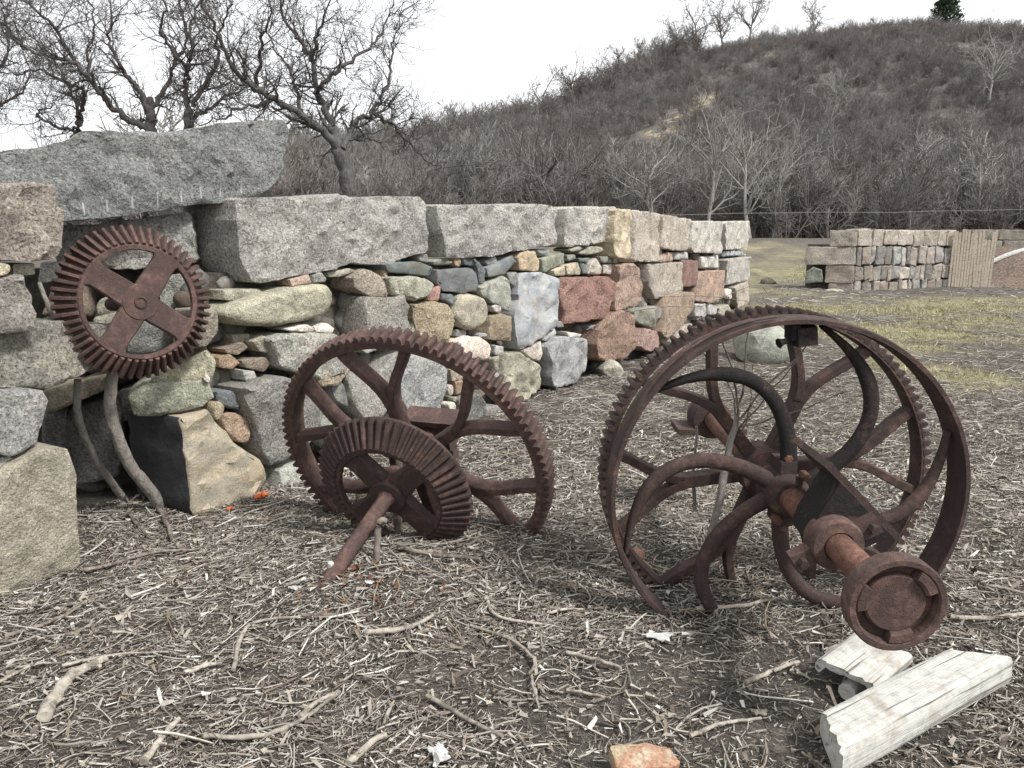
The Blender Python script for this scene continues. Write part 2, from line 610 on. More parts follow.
# ---------------------------------------------------------------- strewn stalks and twigs
def make_sticks(n, x, y, length, rad, col, lift, tilt, seg=2, sides=3, bend=0.18):
    r = np.random.default_rng(n)
    a = r.uniform(0, 2 * np.pi, n)
    # the wrack lies loosely combed in one direction
    a = np.where(r.random(n) < 0.3, r.normal(0.35, 0.6, n), a)
    d = np.stack([np.cos(a), np.sin(a)], 1)
    e = np.stack([-d[:, 1], d[:, 0]], 1)
    bow = r.normal(0, bend, n) * length
    tl = r.normal(0, tilt, n)
    rows = []
    for s in range(seg + 1):
        t = s / seg - 0.5
        px = x + d[:, 0] * length * t + e[:, 0] * bow * (0.25 - t * t) * 2
        py = y + d[:, 1] * length * t + e[:, 1] * bow * (0.25 - t * t) * 2
        pz = ground_z(px, py) + lift + length * t * tl + np.abs(length * tl) * 0.45
        rows.append(np.stack([px, py, pz], 1))
    V = np.zeros((n, (seg + 1) * sides, 3))
    ph = r.uniform(0, 2 * np.pi, n)
    for s in range(seg + 1):
        rr = rad * (1.0 - 0.35 * s / seg)
        for q in range(sides):
            an = ph + 2 * np.pi * q / sides
            V[:, s * sides + q, 0] = rows[s][:, 0] + e[:, 0] * np.cos(an) * rr
            V[:, s * sides + q, 1] = rows[s][:, 1] + e[:, 1] * np.cos(an) * rr
            V[:, s * sides + q, 2] = rows[s][:, 2] + np.sin(an) * rr
    f = []
    for s in range(seg):
        for q in range(sides):
            q2 = (q + 1) % sides
            f.append([s * sides + q, s * sides + q2, (s + 1) * sides + q2, (s + 1) * sides + q])
    f = np.array(f)
    m = (seg + 1) * sides
    F = (f[None] + (np.arange(n) * m)[:, None, None]).reshape(-1, 4)
    return V.reshape(-1, 3), F, np.repeat(col, m, axis=0)


def in_view(n, y0, y1, half=0.72, power=1.0):
    u = rng.random(n)
    y = np.sqrt(y0 * y0 + u * (y1 * y1 - y0 * y0)) if power == 1.0 else y0 + (y1 - y0) * u ** power
    x = (rng.random(n) * 2 - 1) * (half * y + 0.25)
    return x, y


def stick_colors(n):
    t = rng.random(n)
    pal = np.array([(0.45, 0.42, 0.37), (0.335, 0.305, 0.262), (0.225, 0.2, 0.17), (0.11, 0.094, 0.079), (0.58, 0.555, 0.505), (0.26, 0.205, 0.15)])
    w = np.array([0.22, 0.25, 0.23, 0.16, 0.07, 0.07])
    idx = rng.choice(len(pal), n, p=w)
    return pal[idx] * rng.uniform(0.72, 1.15, (n, 1))


def wall_behind(x, y):
    """true where the wall stands"""
    s = (x + 1.76) * 0.5329 + (y - 4.1) * 0.8462
    d = (x + 1.76) * 0.8462 - (y - 4.1) * 0.5329
    s2 = (x - 1.49) * 0.415 + (y - 9.26) * 0.9098
    d2 = (x - 1.49) * 0.9098 - (y - 9.26) * 0.415
    return ((d < 0.0) & (s > .05) & (s < 6.1)) | ((d < -.05) & (s > -2) & (s < -.72)) | ((d < -.5) & (s > -.73) & (s < .06)) | ((d2 < 0) & (s2 >= 0) & (s2 < 9)) | ((s > 5.5) & (d < 0) & (d2 < 0))


def bare_patch(x, y):
    """trodden soil where few stalks lie"""
    m = wob(x, y, 1.9, 3.3) + 0.5 * wob(x, y, 4.4, 0.2)
    m = m + 1.5 * np.exp(-(((x - 0.25) / 0.7) ** 2 + ((y - 2.45) / 0.25) ** 2)) + 1.4 * np.exp(-(((x + 0.95) / 0.45) ** 2 + ((y - 2.3) / 0.25) ** 2))
    m = m + 1.1 * np.exp(-(((x - 0.75) / 0.6) ** 2 + ((y - 2.2) / 0.22) ** 2))
    return m > 0.75


VV, FF, CC = [], [], []
base = 0
for n, y0, y1, l0, l1, r0, r1, seg, tilt, lift in (
        (76000, 1.5, 4.6, 0.010, 0.045, 0.0009, 0.0026, 1, 0.2, 0.008),
        (34000, 1.5, 4.8, 0.012, 0.05, 0.0018, 0.0048, 1, 0.22, 0.012),
        (22000, 1.5, 5.0, 0.035, 0.12, 0.0014, 0.0045, 2, 0.12, 0.014),
        (2600, 1.5, 5.5, 0.09, 0.30, 0.002, 0.006, 3, 0.07, 0.02),
        (54000, 4.2, 8.5, 0.025, 0.11, 0.0018, 0.0044, 1, 0.16, 0.012),
        (5000, 4.6, 9.5, 0.08, 0.28, 0.0022, 0.0055, 2, 0.08, 0.016),
        (30000, 8.0, 18.0, 0.05, 0.18, 0.003, 0.007, 1, 0.14, 0.012),
        (9000, 16.0, 34.0, 0.15, 0.4, 0.006, 0.012, 1, 0.10, 0.015)):
    n = int(n * 1.22)
    x, y = in_view(n, y0, y1, 0.88)
    keep = ~wall_behind(x, y) & (rng.random(n) > 0.9 * grass_mask(x, y)) & (rng.random(n) < 0.8 + 0.42 * wob(x, y, 2.6, 8.0) + 0.3 * wob(x, y, 6.1, 4.0)) & ~(bare_patch(x, y) & (rng.random(n) < 0.66) & (y < 5))
    x, y = x[keep], y[keep]
    n = len(x)
    L = l0 + (l1 - l0) * rng.random(n) ** 2.0
    Rr = r0 + (r1 - r0) * rng.random(n) ** 1.6
    v, f, cc = make_sticks(n, x, y, L, Rr, stick_colors(n), lift * rng.random(n), tilt, seg)
    VV.append(v); FF.append(f + base); CC.append(cc)
    base += len(v)
lme = np_mesh('ground_litter', np.concatenate(VV), np.concatenate(FF), np.concatenate(CC))
stuff(link_mesh('ground_litter', lme, None, LITTER), 'mat of bleached broken stalks and twigs strewn over the dark soil', 'litter')

# curled flakes of bark and dead leaves among the stalks
n = 15000
x, y = in_view(n, 1.5, 6.0)
keep = ~wall_behind(x, y)
x, y = x[keep], y[keep]
nr = 80
x = np.concatenate([x, rng.normal(-0.62, 0.16, nr)]); y = np.concatenate([y, rng.normal(2.98, 0.12, nr)])
n = len(x)
a = rng.uniform(0, 6.28, n); s = 0.002 + 0.009 * rng.random(n) ** 1.8; el = rng.uniform(1.0, 3.6, n)
pal = np.array([(0.32, 0.29, 0.25), (0.19, 0.16, 0.13), (0.5, 0.48, 0.44), (0.12, 0.1, 0.085)])
colr = pal[rng.choice(4, n, p=[.4, .3, .1, .2])]
colr[-nr:] = np.array([(0.15, 0.065, 0.04), (0.22, 0.125, 0.075)])[rng.choice(2, nr)] * rng.uniform(.6, 1.1, (nr, 1))
s[-nr:] *= 1.25
V = np.zeros((n, 4, 3))
tl = rng.normal(0, 0.5, (n, 2))
for q, (u, w) in enumerate(((-1, -.6), (1, -.5), (.8, .6), (-.7, .5))):
    dx = (u * el * np.cos(a) - w * np.sin(a)) * s
    dy = (u * el * np.sin(a) + w * np.cos(a)) * s
    V[:, q, 0] = x + dx; V[:, q, 1] = y + dy
    V[:, q, 2] = ground_z(x, y) + 0.016 + dx * tl[:, 0] + dy * tl[:, 1] + (0.006 if q % 2 else 0)
F = (np.arange(4)[None] + 4 * np.arange(n)[:, None])
stuff(link_mesh('leaf_litter', np_mesh('leaf_litter', V.reshape(-1, 3), F, np.repeat(colr, 4, axis=0)), None, LITTER),
      'small curled bark flakes and rusty dead leaves among the stalks', 'leaf litter')

# short mossy grass
n = 160000
x = rng.uniform(1.5, 30, n); y = np.concatenate([rng.uniform(6.5, 16, n * 2 // 3), rng.uniform(15, 34, n - n * 2 // 3)])
keep = (rng.random(n) < grass_mask(x, y) * 0.9) & (x < 0.72 * y + .4) & ~wall_behind(x, y)
x, y = x[keep], y[keep]
n = len(x)
h = rng.uniform(0.015, 0.045, n) * (1 + y / 25); w = rng.uniform(0.002, 0.005, n) * (0.7 + y / 10)
a = rng.uniform(0, 6.28, n); lean = rng.normal(0, 0.7, (n, 2))
V = np.zeros((n, 3, 3))
gz = ground_z(x, y)
V[:, 0] = np.stack([x - np.cos(a) * w, y - np.sin(a) * w, gz], 1)
V[:, 1] = np.stack([x + np.cos(a) * w, y + np.sin(a) * w, gz], 1)
V[:, 2] = np.stack([x + lean[:, 0] * h, y + lean[:, 1] * h, gz + h], 1)
pal = np.array([(0.28, 0.255, 0.125), (0.36, 0.325, 0.19), (0.44, 0.4, 0.28), (0.2, 0.19, 0.085)])
cc = pal[rng.choice(4, n, p=[.35, .3, .2, .15])] * rng.uniform(.8, 1.15, (n, 1))
stuff(link_mesh('grass', np_mesh('grass', V.reshape(-1, 3), np.arange(3 * n).reshape(-1, 3), np.repeat(cc, 3, axis=0)), None, GRASS),
      'short yellow green mossy grass in patches on the open ground', 'grass')

STONES = [
 ('cap_block','A',[(0.426,1.687),(1.137,1.715),(2.054,1.752),(2.095,1.357),(1.613,1.283),(1.309,1.289),(0.551,1.209),(0.496,1.216),(0.441,1.477)],(0.4,0.385,0.36),'g',0,0.03,0.62),
 ('cap_block','A',[(2.195,1.701),(2.828,1.711),(3.153,1.726),(3.613,1.746),(3.922,1.741),(4.011,1.708),(3.959,1.389),(3.483,1.348),(2.846,1.303),(2.378,1.309),(2.289,1.314),(2.226,1.485)],(0.4,0.385,0.36),'g',0,0.05,0.5),
 ('cap_block','A',[(4.171,1.733),(5.258,1.761),(5.22,1.414),(4.725,1.375),(4.197,1.357)],(0.47,0.45,0.41),'g',0,0.05,0.5),
 ('cap_block','A',[(5.068,1.74),(5.523,1.742),(5.568,1.226),(5.335,1.199),(5.155,1.237),(5.066,1.447)],(0.4,0.33,0.22),'f',0,0.13,0.5),
 ('cap_block','B',[(-0.27,1.743),(0.807,1.722),(0.972,1.124),(-0.247,1.173)],(0.47,0.41,0.35),'g',0,0.0,0.5),
 ('cap_block','B',[(0.772,1.711),(2.309,1.676),(2.293,1.237),(0.778,1.294)],(0.47,0.41,0.35),'g',0,0.06,0.5),
 ('cap_block','B',[(2.522,1.657),(4.922,1.674),(4.969,1.136),(2.779,1.204),(2.496,1.262)],(0.47,0.45,0.41),'g',0,0.06,0.5),
 ('cap_block','B',[(5.176,1.672),(8.127,1.727),(8.238,1.153),(5.41,1.193)],(0.47,0.45,0.41),'g',0,0.04,0.5),
 ('stone','B',[(0.37,1.125),(2.144,1.084),(2.266,0.683),(0.728,0.667),(0.398,0.9)],(0.47,0.41,0.35),'g',0,0.0,0.3),
 ('stone','B',[(2.126,1.117),(3.114,1.075),(3.173,0.695),(2.218,0.731)],(0.3,0.17,0.15),'g',0,0.02,0.3),
 ('stone','B',[(3.168,0.909),(5.515,0.833),(5.682,0.375),(4.895,0.296),(3.032,0.469),(3.049,0.656)],(0.45,0.31,0.24),'g',0,0.04,0.3),
 ('stone','B',[(5.648,1.022),(8.485,0.985),(8.558,0.504),(5.826,0.536)],(0.47,0.45,0.41),'g',0,0.03,0.3),
 ('stone','B',[(6.543,0.463),(8.688,0.464),(8.963,-0.064),(7.257,0.013)],(0.47,0.41,0.35),'g',0,0.03,0.3),
 ('stone','B',[(3.437,1.124),(5.199,1.102),(5.187,0.873),(3.477,0.943)],(0.47,0.45,0.41),'f',0.4,0.0,0.2),
 ('stone','B',[(0.924,1.232),(1.737,1.234),(1.759,1.107),(0.98,1.123)],(0.45,0.31,0.24),'f',0.4,0.0,0.2),
 ('stone','B',[(1.83,1.232),(2.523,1.216),(2.493,1.106),(1.849,1.126)],(0.4,0.385,0.36),'f',0.4,0.0,0.2),
 ('stone','B',[(5.573,1.162),(7.459,1.146),(8.125,1.027),(5.683,1.062)],(0.33,0.345,0.36),'f',0.5,0.0,0.2),
 ('stone','B',[(5.939,0.471),(6.655,0.41),(6.718,0.209),(5.932,0.327)],(0.58,0.53,0.46),'f',0.4,0.0,0.2),
 ('stone','B',[(3.022,0.433),(4.012,0.361),(4.209,0.091),(3.065,0.227)],(0.4,0.385,0.36),'f',0.3,0.02,0.25),
 ('stone','B',[(4.327,0.314),(4.977,0.261),(5.106,0.058),(4.373,0.127)],(0.4,0.385,0.36),'f',0.5,0.0,0.2),
 ('stone','B',[(5.031,0.203),(6.345,0.15),(6.796,-0.132),(5.248,-0.038)],(0.33,0.31,0.23),'f',0.5,0.02,0.25),
 ('stone','B',[(1.189,0.686),(1.96,0.685),(2.912,0.609),(2.966,0.346),(2.348,0.197),(1.324,0.095),(1.034,0.212),(1.103,0.53)],(0.42,0.31,0.22),'g',0.1,0.04,0.3),
 ('stone','B',[(1.648,0.012),(2.404,0.146),(3.061,0.123),(3.354,-0.154),(2.475,-0.231)],(0.47,0.41,0.35),'g',0.2,0.03,0.3),
 ('stone','B',[(3.26,0.416),(4.006,0.381),(4.196,0.133),(3.439,0.131)],(0.4,0.385,0.36),'f',0.3,0.0,0.25),
 ('stone','A',[(5.225,1.153),(5.589,1.174),(5.854,1.096),(5.952,0.702),(5.71,0.676),(5.254,0.666),(5.236,0.838),(5.295,0.968)],(0.45,0.31,0.24),'g',0,0.1,0.32),
 ('stone','A',[(4.094,1.082),(5.146,1.036),(5.28,0.951),(5.258,0.77),(5.141,0.752),(5.125,0.599),(4.185,0.628),(4.109,0.863)],(0.37,0.2,0.16),'g',0,0.05,0.35),
 ('stone','A',[(5.068,0.63),(5.363,0.672),(5.704,0.6),(5.802,0.458),(5.778,0.192),(5.566,0.112),(5.077,0.124),(4.846,0.193),(4.802,0.346),(4.831,0.489)],(0.36,0.23,0.165),'g',0.25,0.12,0.4),
 ('stone','B',[(0.11,0.376),(0.72,0.269),(0.789,0.062),(0.366,0.059),(-0.018,0.168),(0.034,0.31)],(0.45,0.29,0.25),'g',0.1,0.06,0.3),
 ('stone','B',[(-0.279,0.605),(0.636,0.599),(0.756,0.402),(0.636,0.317),(-0.136,0.492)],(0.26,0.26,0.2),'f',0.2,0.03,0.3),
 ('stone','B',[(0.916,0.561),(1.184,0.522),(1.146,0.382),(0.956,0.391)],(0.22,0.215,0.2),'f',0.5,0.0,0.2),
 ('stone','A',[(4.813,0.55),(5.149,0.542),(5.23,0.474),(5.039,0.444),(4.852,0.48)],(0.33,0.345,0.36),'f',0.8,0.02,0.2),
 ('stone','A',[(3.387,1.154),(3.827,1.126),(3.998,1.068),(4.002,0.871),(3.961,0.629),(3.528,0.491),(3.373,0.483),(3.306,0.563),(3.289,0.818)],(0.33,0.345,0.36),'s',0,0.06,0.35),
 ('stone','A',[(3.755,0.467),(4.009,0.541),(4.466,0.459),(4.524,0.279),(4.478,0.126),(4.279,0.03),(3.852,0.055),(3.809,0.284)],(0.29,0.29,0.28),'f',0.15,0.13,0.4),
 ('stone','A',[(3.061,0.494),(3.354,0.442),(3.686,0.283),(3.649,0.069),(3.438,0.004),(3.225,0.057),(3.06,0.196)],(0.33,0.31,0.23),'f',0.2,0.08,0.4),
 ('stone','A',[(3.403,0.462),(3.729,0.515),(3.771,0.4),(3.703,0.329),(3.567,0.369)],(0.47,0.41,0.35),'f',0.2,0.05,0.25),
 ('stone','A',[(2.909,0.811),(3.088,0.819),(3.242,0.784),(3.232,0.565),(2.907,0.616)],(0.28,0.22,0.14),'f',0.15,0.04,0.3),
 ('stone','A',[(2.441,1.0),(2.588,1.027),(2.786,0.989),(2.888,0.892),(2.852,0.779),(2.648,0.711),(2.477,0.753),(2.397,0.846)],(0.35,0.31,0.23),'f',0.85,0.07,0.35),
 ('stone','A',[(2.352,0.669),(2.54,0.697),(2.804,0.642),(2.92,0.551),(2.849,0.455),(2.623,0.486),(2.432,0.574)],(0.62,0.5,0.42),'f',0.5,0.07,0.3),
 ('stone','A',[(2.982,0.889),(3.107,0.879),(3.143,0.836),(2.998,0.831)],(0.58,0.53,0.46),'f',0.8,0.02,0.15),
 ('stone','A',[(2.996,0.564),(3.142,0.533),(3.137,0.472),(3.019,0.474)],(0.4,0.385,0.36),'f',0.4,0.02,0.2),
 ('stone','A',[(2.983,0.459),(3.117,0.457),(3.137,0.329),(3.018,0.333)],(0.33,0.31,0.23),'f',0.6,0.02,0.2),
 ('stone','A',[(2.982,0.318),(3.129,0.305),(3.136,0.205),(2.993,0.228)],(0.4,0.385,0.36),'f',0.4,0.02,0.2),
 ('stone','A',[(3.769,0.518),(3.999,0.603),(4.037,0.547),(3.837,0.495)],(0.4,0.385,0.36),'f',0.3,0.05,0.2),
 ('stone','A',[(2.453,0.75),(2.589,0.73),(2.584,0.679),(2.445,0.694)],(0.22,0.215,0.2),'f',0.3,0.02,0.2),
 ('stone','A',[(2.765,0.679),(2.879,0.68),(2.897,0.642),(2.787,0.65)],(0.33,0.345,0.36),'f',0.6,0.02,0.15),
 ('stone','A',[(4.2,0.553),(4.533,0.491),(4.499,0.466),(4.267,0.485)],(0.58,0.53,0.46),'f',0.3,0.06,0.2),
 ('stone','A',[(4.058,0.675),(4.208,0.646),(4.235,0.588),(4.09,0.6)],(0.22,0.215,0.2),'f',0.5,0.02,0.2),
 ('stone','A',[(2.184,1.228),(2.696,1.214),(2.739,1.175),(2.748,1.031),(2.543,1.028),(2.28,1.06),(2.195,1.129)],(0.14,0.15,0.155),'s',0.05,0.03,0.35),
 ('stone','A',[(2.16,1.301),(2.412,1.3),(2.437,1.25),(2.181,1.253)],(0.26,0.26,0.2),'f',0.6,0.01,0.2),
 ('stone','A',[(2.446,1.299),(2.551,1.296),(2.543,1.234),(2.465,1.237)],(0.34,0.23,0.14),'f',0.6,0.01,0.2),
 ('stone','A',[(2.566,1.295),(2.704,1.285),(2.747,1.231),(2.596,1.245)],(0.15,0.17,0.175),'f',0.5,0.01,0.2),
 ('stone','A',[(2.686,1.289),(2.774,1.268),(2.874,1.189),(2.846,1.095),(2.778,1.099),(2.744,1.213)],(0.15,0.17,0.175),'f',0.5,0.03,0.2),
 ('stone','A',[(2.87,1.264),(3.04,1.302),(3.064,1.252),(2.927,1.231)],(0.33,0.345,0.36),'f',0.5,0.01,0.2),
 ('stone','A',[(2.879,1.214),(3.283,1.309),(3.329,1.244),(3.134,1.148),(2.901,1.133)],(0.19,0.21,0.21),'s',0.1,0.03,0.3),
 ('stone','A',[(3.33,1.284),(3.395,1.333),(3.635,1.335),(3.714,1.246),(3.709,1.151),(3.395,1.171)],(0.47,0.36,0.22),'f',0.15,0.04,0.3),
 ('stone','A',[(3.733,1.266),(4.198,1.308),(4.201,1.205),(3.783,1.134)],(0.26,0.26,0.2),'f',0.1,0.04,0.3),
 ('stone','A',[(3.674,1.348),(3.907,1.351),(3.922,1.3),(3.736,1.297)],(0.33,0.345,0.36),'f',0.8,0.03,0.15),
 ('stone','A',[(3.946,1.15),(4.189,1.185),(4.204,1.086),(4.013,1.095)],(0.45,0.38,0.26),'f',0.2,0.04,0.2),
 ('stone','A',[(4.214,1.187),(4.478,1.205),(4.565,1.128),(4.533,1.08),(4.254,1.091)],(0.42,0.36,0.25),'f',0.3,0.04,0.25),
 ('stone','A',[(4.273,1.341),(4.556,1.371),(4.575,1.328),(4.351,1.302)],(0.33,0.31,0.23),'f',0.6,0.04,0.2),
 ('stone','A',[(4.482,1.291),(4.746,1.368),(5.028,1.348),(5.068,1.298),(4.68,1.267)],(0.33,0.31,0.23),'f',0.7,0.04,0.25),
 ('stone','A',[(4.456,1.249),(4.771,1.243),(4.696,1.192),(4.504,1.21)],(0.14,0.18,0.165),'f',0.5,0.03,0.2),
 ('stone','A',[(4.533,1.214),(4.688,1.193),(4.727,1.09),(4.623,1.087)],(0.14,0.18,0.165),'f',0.5,0.02,0.2),
 ('stone','A',[(4.725,1.185),(4.865,1.24),(5.002,1.143),(4.968,1.067),(4.695,1.079)],(0.47,0.41,0.35),'f',0.3,0.04,0.25),
 ('stone','A',[(4.958,1.254),(5.176,1.248),(5.256,1.183),(5.073,1.176)],(0.26,0.26,0.2),'f',0.4,0.03,0.2),
 ('stone','A',[(5.074,1.162),(5.258,1.164),(5.244,1.055),(5.078,1.07)],(0.47,0.41,0.35),'f',0.3,0.03,0.2),
 ('stone','A',[(4.254,1.286),(4.441,1.282),(4.443,1.235),(4.294,1.224)],(0.22,0.215,0.2),'f',0.5,0.02,0.2),
 ('stone','A',[(5.18,1.28),(5.352,1.313),(5.392,1.179),(5.328,1.189)],(0.22,0.215,0.2),'f',0.4,0.0,0.2),
 ('stone','A',[(2.735,1.064),(3.103,1.138),(3.196,1.077),(3.221,0.862),(3.146,0.835),(2.958,0.922),(2.779,0.999)],(0.33,0.33,0.27),'f',0.15,0.05,0.3),
 ('stone','A',[(3.188,1.154),(3.334,1.161),(3.381,1.094),(3.304,1.033),(3.233,1.075)],(0.22,0.215,0.2),'f',0.3,0.03,0.2),
 ('stone','A',[(2.942,0.907),(3.064,0.898),(3.088,0.842),(2.972,0.84)],(0.58,0.53,0.46),'f',0.8,0.04,0.15),
 ('stone','A',[(1.596,1.285),(1.785,1.298),(1.993,1.286),(2.142,1.247),(2.121,1.179),(1.919,1.2),(1.65,1.227)],(0.14,0.18,0.165),'s',0.3,0.04,0.3),
 ('stone','A',[(1.61,1.2),(1.825,1.198),(2.073,1.165),(2.142,1.112),(2.05,1.029),(1.905,1.011),(1.685,1.073)],(0.34,0.33,0.25),'f',0.5,0.06,0.3),
 ('stone','A',[(2.112,1.061),(2.219,1.107),(2.257,1.091),(2.225,0.992),(2.11,1.0)],(0.37,0.2,0.16),'f',0.3,0.03,0.2),
 ('stone','A',[(2.264,1.044),(2.398,1.029),(2.465,0.984),(2.413,0.942),(2.268,0.996)],(0.15,0.17,0.175),'f',0.4,0.03,0.2),
 ('stone','A',[(2.012,1.337),(2.136,1.34),(2.144,1.277),(2.043,1.292)],(0.22,0.215,0.2),'f',0.5,0.0,0.2),
 ('stone','A',[(1.866,0.993),(2.129,0.99),(2.318,0.947),(2.397,0.871),(2.353,0.73),(2.235,0.635),(2.044,0.67),(1.939,0.809),(1.869,0.95)],(0.44,0.36,0.23),'g',0.3,0.07,0.35),
 ('stone','A',[(1.357,1.085),(1.629,1.054),(1.762,1.062),(1.823,0.977),(1.816,0.788),(1.616,0.766),(1.351,0.817)],(0.36,0.34,0.3),'g',0.1,0.08,0.42),
 ('stone','A',[(1.906,0.898),(1.973,0.88),(1.984,0.767),(1.902,0.785)],(0.33,0.31,0.23),'f',0.3,0.03,0.2),
 ('stone','A',[(1.283,1.211),(1.396,1.265),(1.563,1.216),(1.624,1.058),(1.447,1.075),(1.293,1.14)],(0.45,0.38,0.31),'g',0.1,0.06,0.3),
 ('stone','A',[(1.629,1.246),(1.672,1.234),(1.67,1.185),(1.638,1.192)],(0.45,0.31,0.24),'f',0.6,0.01,0.15),
 ('stone','A',[(0.247,1.07),(0.392,1.126),(0.64,1.164),(0.885,1.189),(1.028,1.189),(1.106,1.135),(1.101,1.047),(1.002,0.977),(0.72,0.956),(0.488,0.965),(0.298,1.006)],(0.36,0.34,0.235),'f',0.95,0.1,0.4),
 ('stone','A',[(0.336,1.186),(0.584,1.18),(0.628,1.15),(0.457,1.115),(0.341,1.127)],(0.33,0.31,0.23),'f',0.4,-0.02,0.3),
 ('stone','A',[(0.781,1.222),(0.93,1.246),(0.952,1.191),(0.79,1.181)],(0.45,0.31,0.24),'f',0.2,0.03,0.2),
 ('stone','A',[(0.965,1.236),(1.035,1.255),(1.076,1.212),(1.057,1.19),(0.968,1.19)],(0.22,0.215,0.2),'f',0.5,0.03,0.2),
 ('stone','A',[(1.118,1.248),(1.316,1.27),(1.388,1.247),(1.227,1.214),(1.13,1.218)],(0.33,0.31,0.23),'f',0.3,0.0,0.2),
 ('stone','A',[(0.668,0.94),(0.85,0.949),(0.903,0.917),(0.885,0.897),(0.712,0.92)],(0.58,0.53,0.46),'f',0.5,0.08,0.2),
 ('stone','A',[(0.92,0.925),(1.029,0.941),(1.085,0.898),(1.066,0.872),(0.933,0.891)],(0.58,0.53,0.46),'f',0.4,0.07,0.2),
 ('stone','A',[(0.551,0.89),(0.641,0.92),(0.886,0.894),(1.098,0.857),(1.209,0.716),(1.154,0.601),(0.944,0.563),(0.845,0.648),(0.626,0.709)],(0.45,0.44,0.39),'g',0.45,0.1,0.4),
 ('stone','A',[(0.882,0.592),(1.07,0.683),(1.209,0.623),(1.089,0.532),(0.953,0.543)],(0.44,0.36,0.25),'g',0.5,0.09,0.3),
 ('stone','A',[(0.464,0.887),(0.545,0.914),(0.607,0.898),(0.599,0.798),(0.526,0.816)],(0.33,0.31,0.23),'f',0.3,0.03,0.3),
 ('stone','A',[(0.304,0.86),(0.423,0.888),(0.462,0.849),(0.395,0.814),(0.322,0.831)],(0.25,0.18,0.12),'f',0.4,0.0,0.3),
 ('stone','A',[(0.401,0.785),(0.566,0.781),(0.607,0.74),(0.559,0.691),(0.428,0.738)],(0.25,0.18,0.12),'f',0.4,0.02,0.3),
 ('stone','A',[(0.261,0.821),(0.343,0.827),(0.411,0.765),(0.357,0.737),(0.264,0.76)],(0.34,0.23,0.14),'f',0.4,0.0,0.3),
 ('stone','A',[(0.383,0.927),(0.514,0.922),(0.521,0.876),(0.4,0.872)],(0.33,0.31,0.23),'f',0.4,-0.04,0.3),
 ('stone','A',[(0.303,0.651),(0.486,0.68),(0.671,0.646),(0.814,0.546),(0.883,0.405),(0.874,0.267),(0.741,0.208),(0.637,0.155),(0.492,0.143),(0.436,0.242),(0.402,0.389),(0.338,0.556)],(0.3,0.29,0.27),'g',0.2,0.12,0.45),
 ('stone','A',[(0.185,0.644),(0.289,0.631),(0.367,0.556),(0.333,0.514),(0.271,0.535),(0.193,0.592)],(0.15,0.17,0.175),'f',0.5,0.05,0.3),
 ('stone','A',[(0.17,0.59),(0.241,0.577),(0.236,0.522),(0.193,0.475),(0.163,0.51)],(0.38,0.31,0.19),'f',0.6,0.05,0.25),
 ('stone','A',[(0.249,0.518),(0.352,0.484),(0.411,0.424),(0.404,0.333),(0.36,0.303),(0.278,0.361),(0.214,0.455)],(0.38,0.26,0.17),'f',0.6,0.05,0.25),
 ('stone','A',[(0.38,0.736),(0.467,0.714),(0.483,0.667),(0.397,0.665)],(0.4,0.385,0.36),'f',0.4,0.04,0.25),
 ('stone','A',[(0.538,0.118),(0.711,0.13),(0.985,0.028),(1.038,-0.147),(0.841,-0.177),(0.558,-0.036)],(0.36,0.37,0.31),'f',0.3,0.12,0.4),
 ('stone','A',[(-0.085,0.549),(0.089,0.576),(0.144,0.492),(0.284,0.306),(0.428,0.202),(0.472,0.06),(0.427,0.001),(0.102,-0.012),(-0.046,0.0),(-0.06,0.173),(-0.076,0.391)],(0.36,0.31,0.22),'s',0.05,0.1,0.5),
 ('stone','A',[(1.484,0.524),(1.685,0.639),(1.823,0.666),(1.853,0.525),(1.78,0.444),(1.609,0.416)],(0.4,0.385,0.36),'g',0.2,0.05,0.35),
 ('stone','A',[(1.703,0.631),(1.842,0.635),(2.078,0.569),(2.235,0.463),(2.208,0.322),(2.136,0.226),(2.124,0.143),(1.722,0.223),(1.642,0.373),(1.649,0.55)],(0.4,0.405,0.4),'g',0.1,0.12,0.45),
 ('stone','A',[(1.162,0.589),(1.249,0.597),(1.365,0.505),(1.53,0.302),(1.463,0.249),(1.322,0.245),(1.196,0.428)],(0.42,0.41,0.37),'g',0.1,0.1,0.35),
 ('stone','A',[(1.069,0.538),(1.154,0.545),(1.22,0.439),(1.201,0.359),(1.091,0.431)],(0.22,0.215,0.2),'f',0.5,0.05,0.3),
 ('stone','A',[(1.024,0.414),(1.173,0.302),(1.364,0.22),(1.294,0.061),(1.089,0.088),(0.933,0.269)],(0.33,0.32,0.28),'f',0.3,0.06,0.35),
 ('stone','A',[(2.302,0.336),(2.373,0.324),(2.361,0.239),(2.3,0.25)],(0.47,0.41,0.35),'f',0.7,0.05,0.2),
 ('stone','A',[(2.384,0.348),(2.489,0.344),(2.497,0.228),(2.402,0.232)],(0.34,0.23,0.14),'f',0.5,0.05,0.2),
 ('stone','A',[(2.36,0.227),(2.433,0.216),(2.432,0.176),(2.37,0.185)],(0.33,0.31,0.23),'f',0.8,0.05,0.2),
 ('stone','A',[(2.261,0.203),(2.363,0.191),(2.376,0.125),(2.3,0.115)],(0.58,0.53,0.46),'f',0.8,0.07,0.2),
 ('stone','A',[(2.325,0.456),(2.511,0.403),(2.489,0.344),(2.343,0.354)],(0.33,0.27,0.2),'f',0.3,0.05,0.25),
 ('stone','A',[(2.395,0.213),(2.656,0.219),(2.745,0.098),(2.697,-0.104),(2.412,-0.017)],(0.22,0.215,0.2),'g',0.2,0.1,0.35),
 ('stone','A',[(2.722,0.076),(2.982,0.054),(3.03,-0.176),(2.742,-0.127)],(0.3,0.29,0.27),'g',0.2,0.1,0.35),
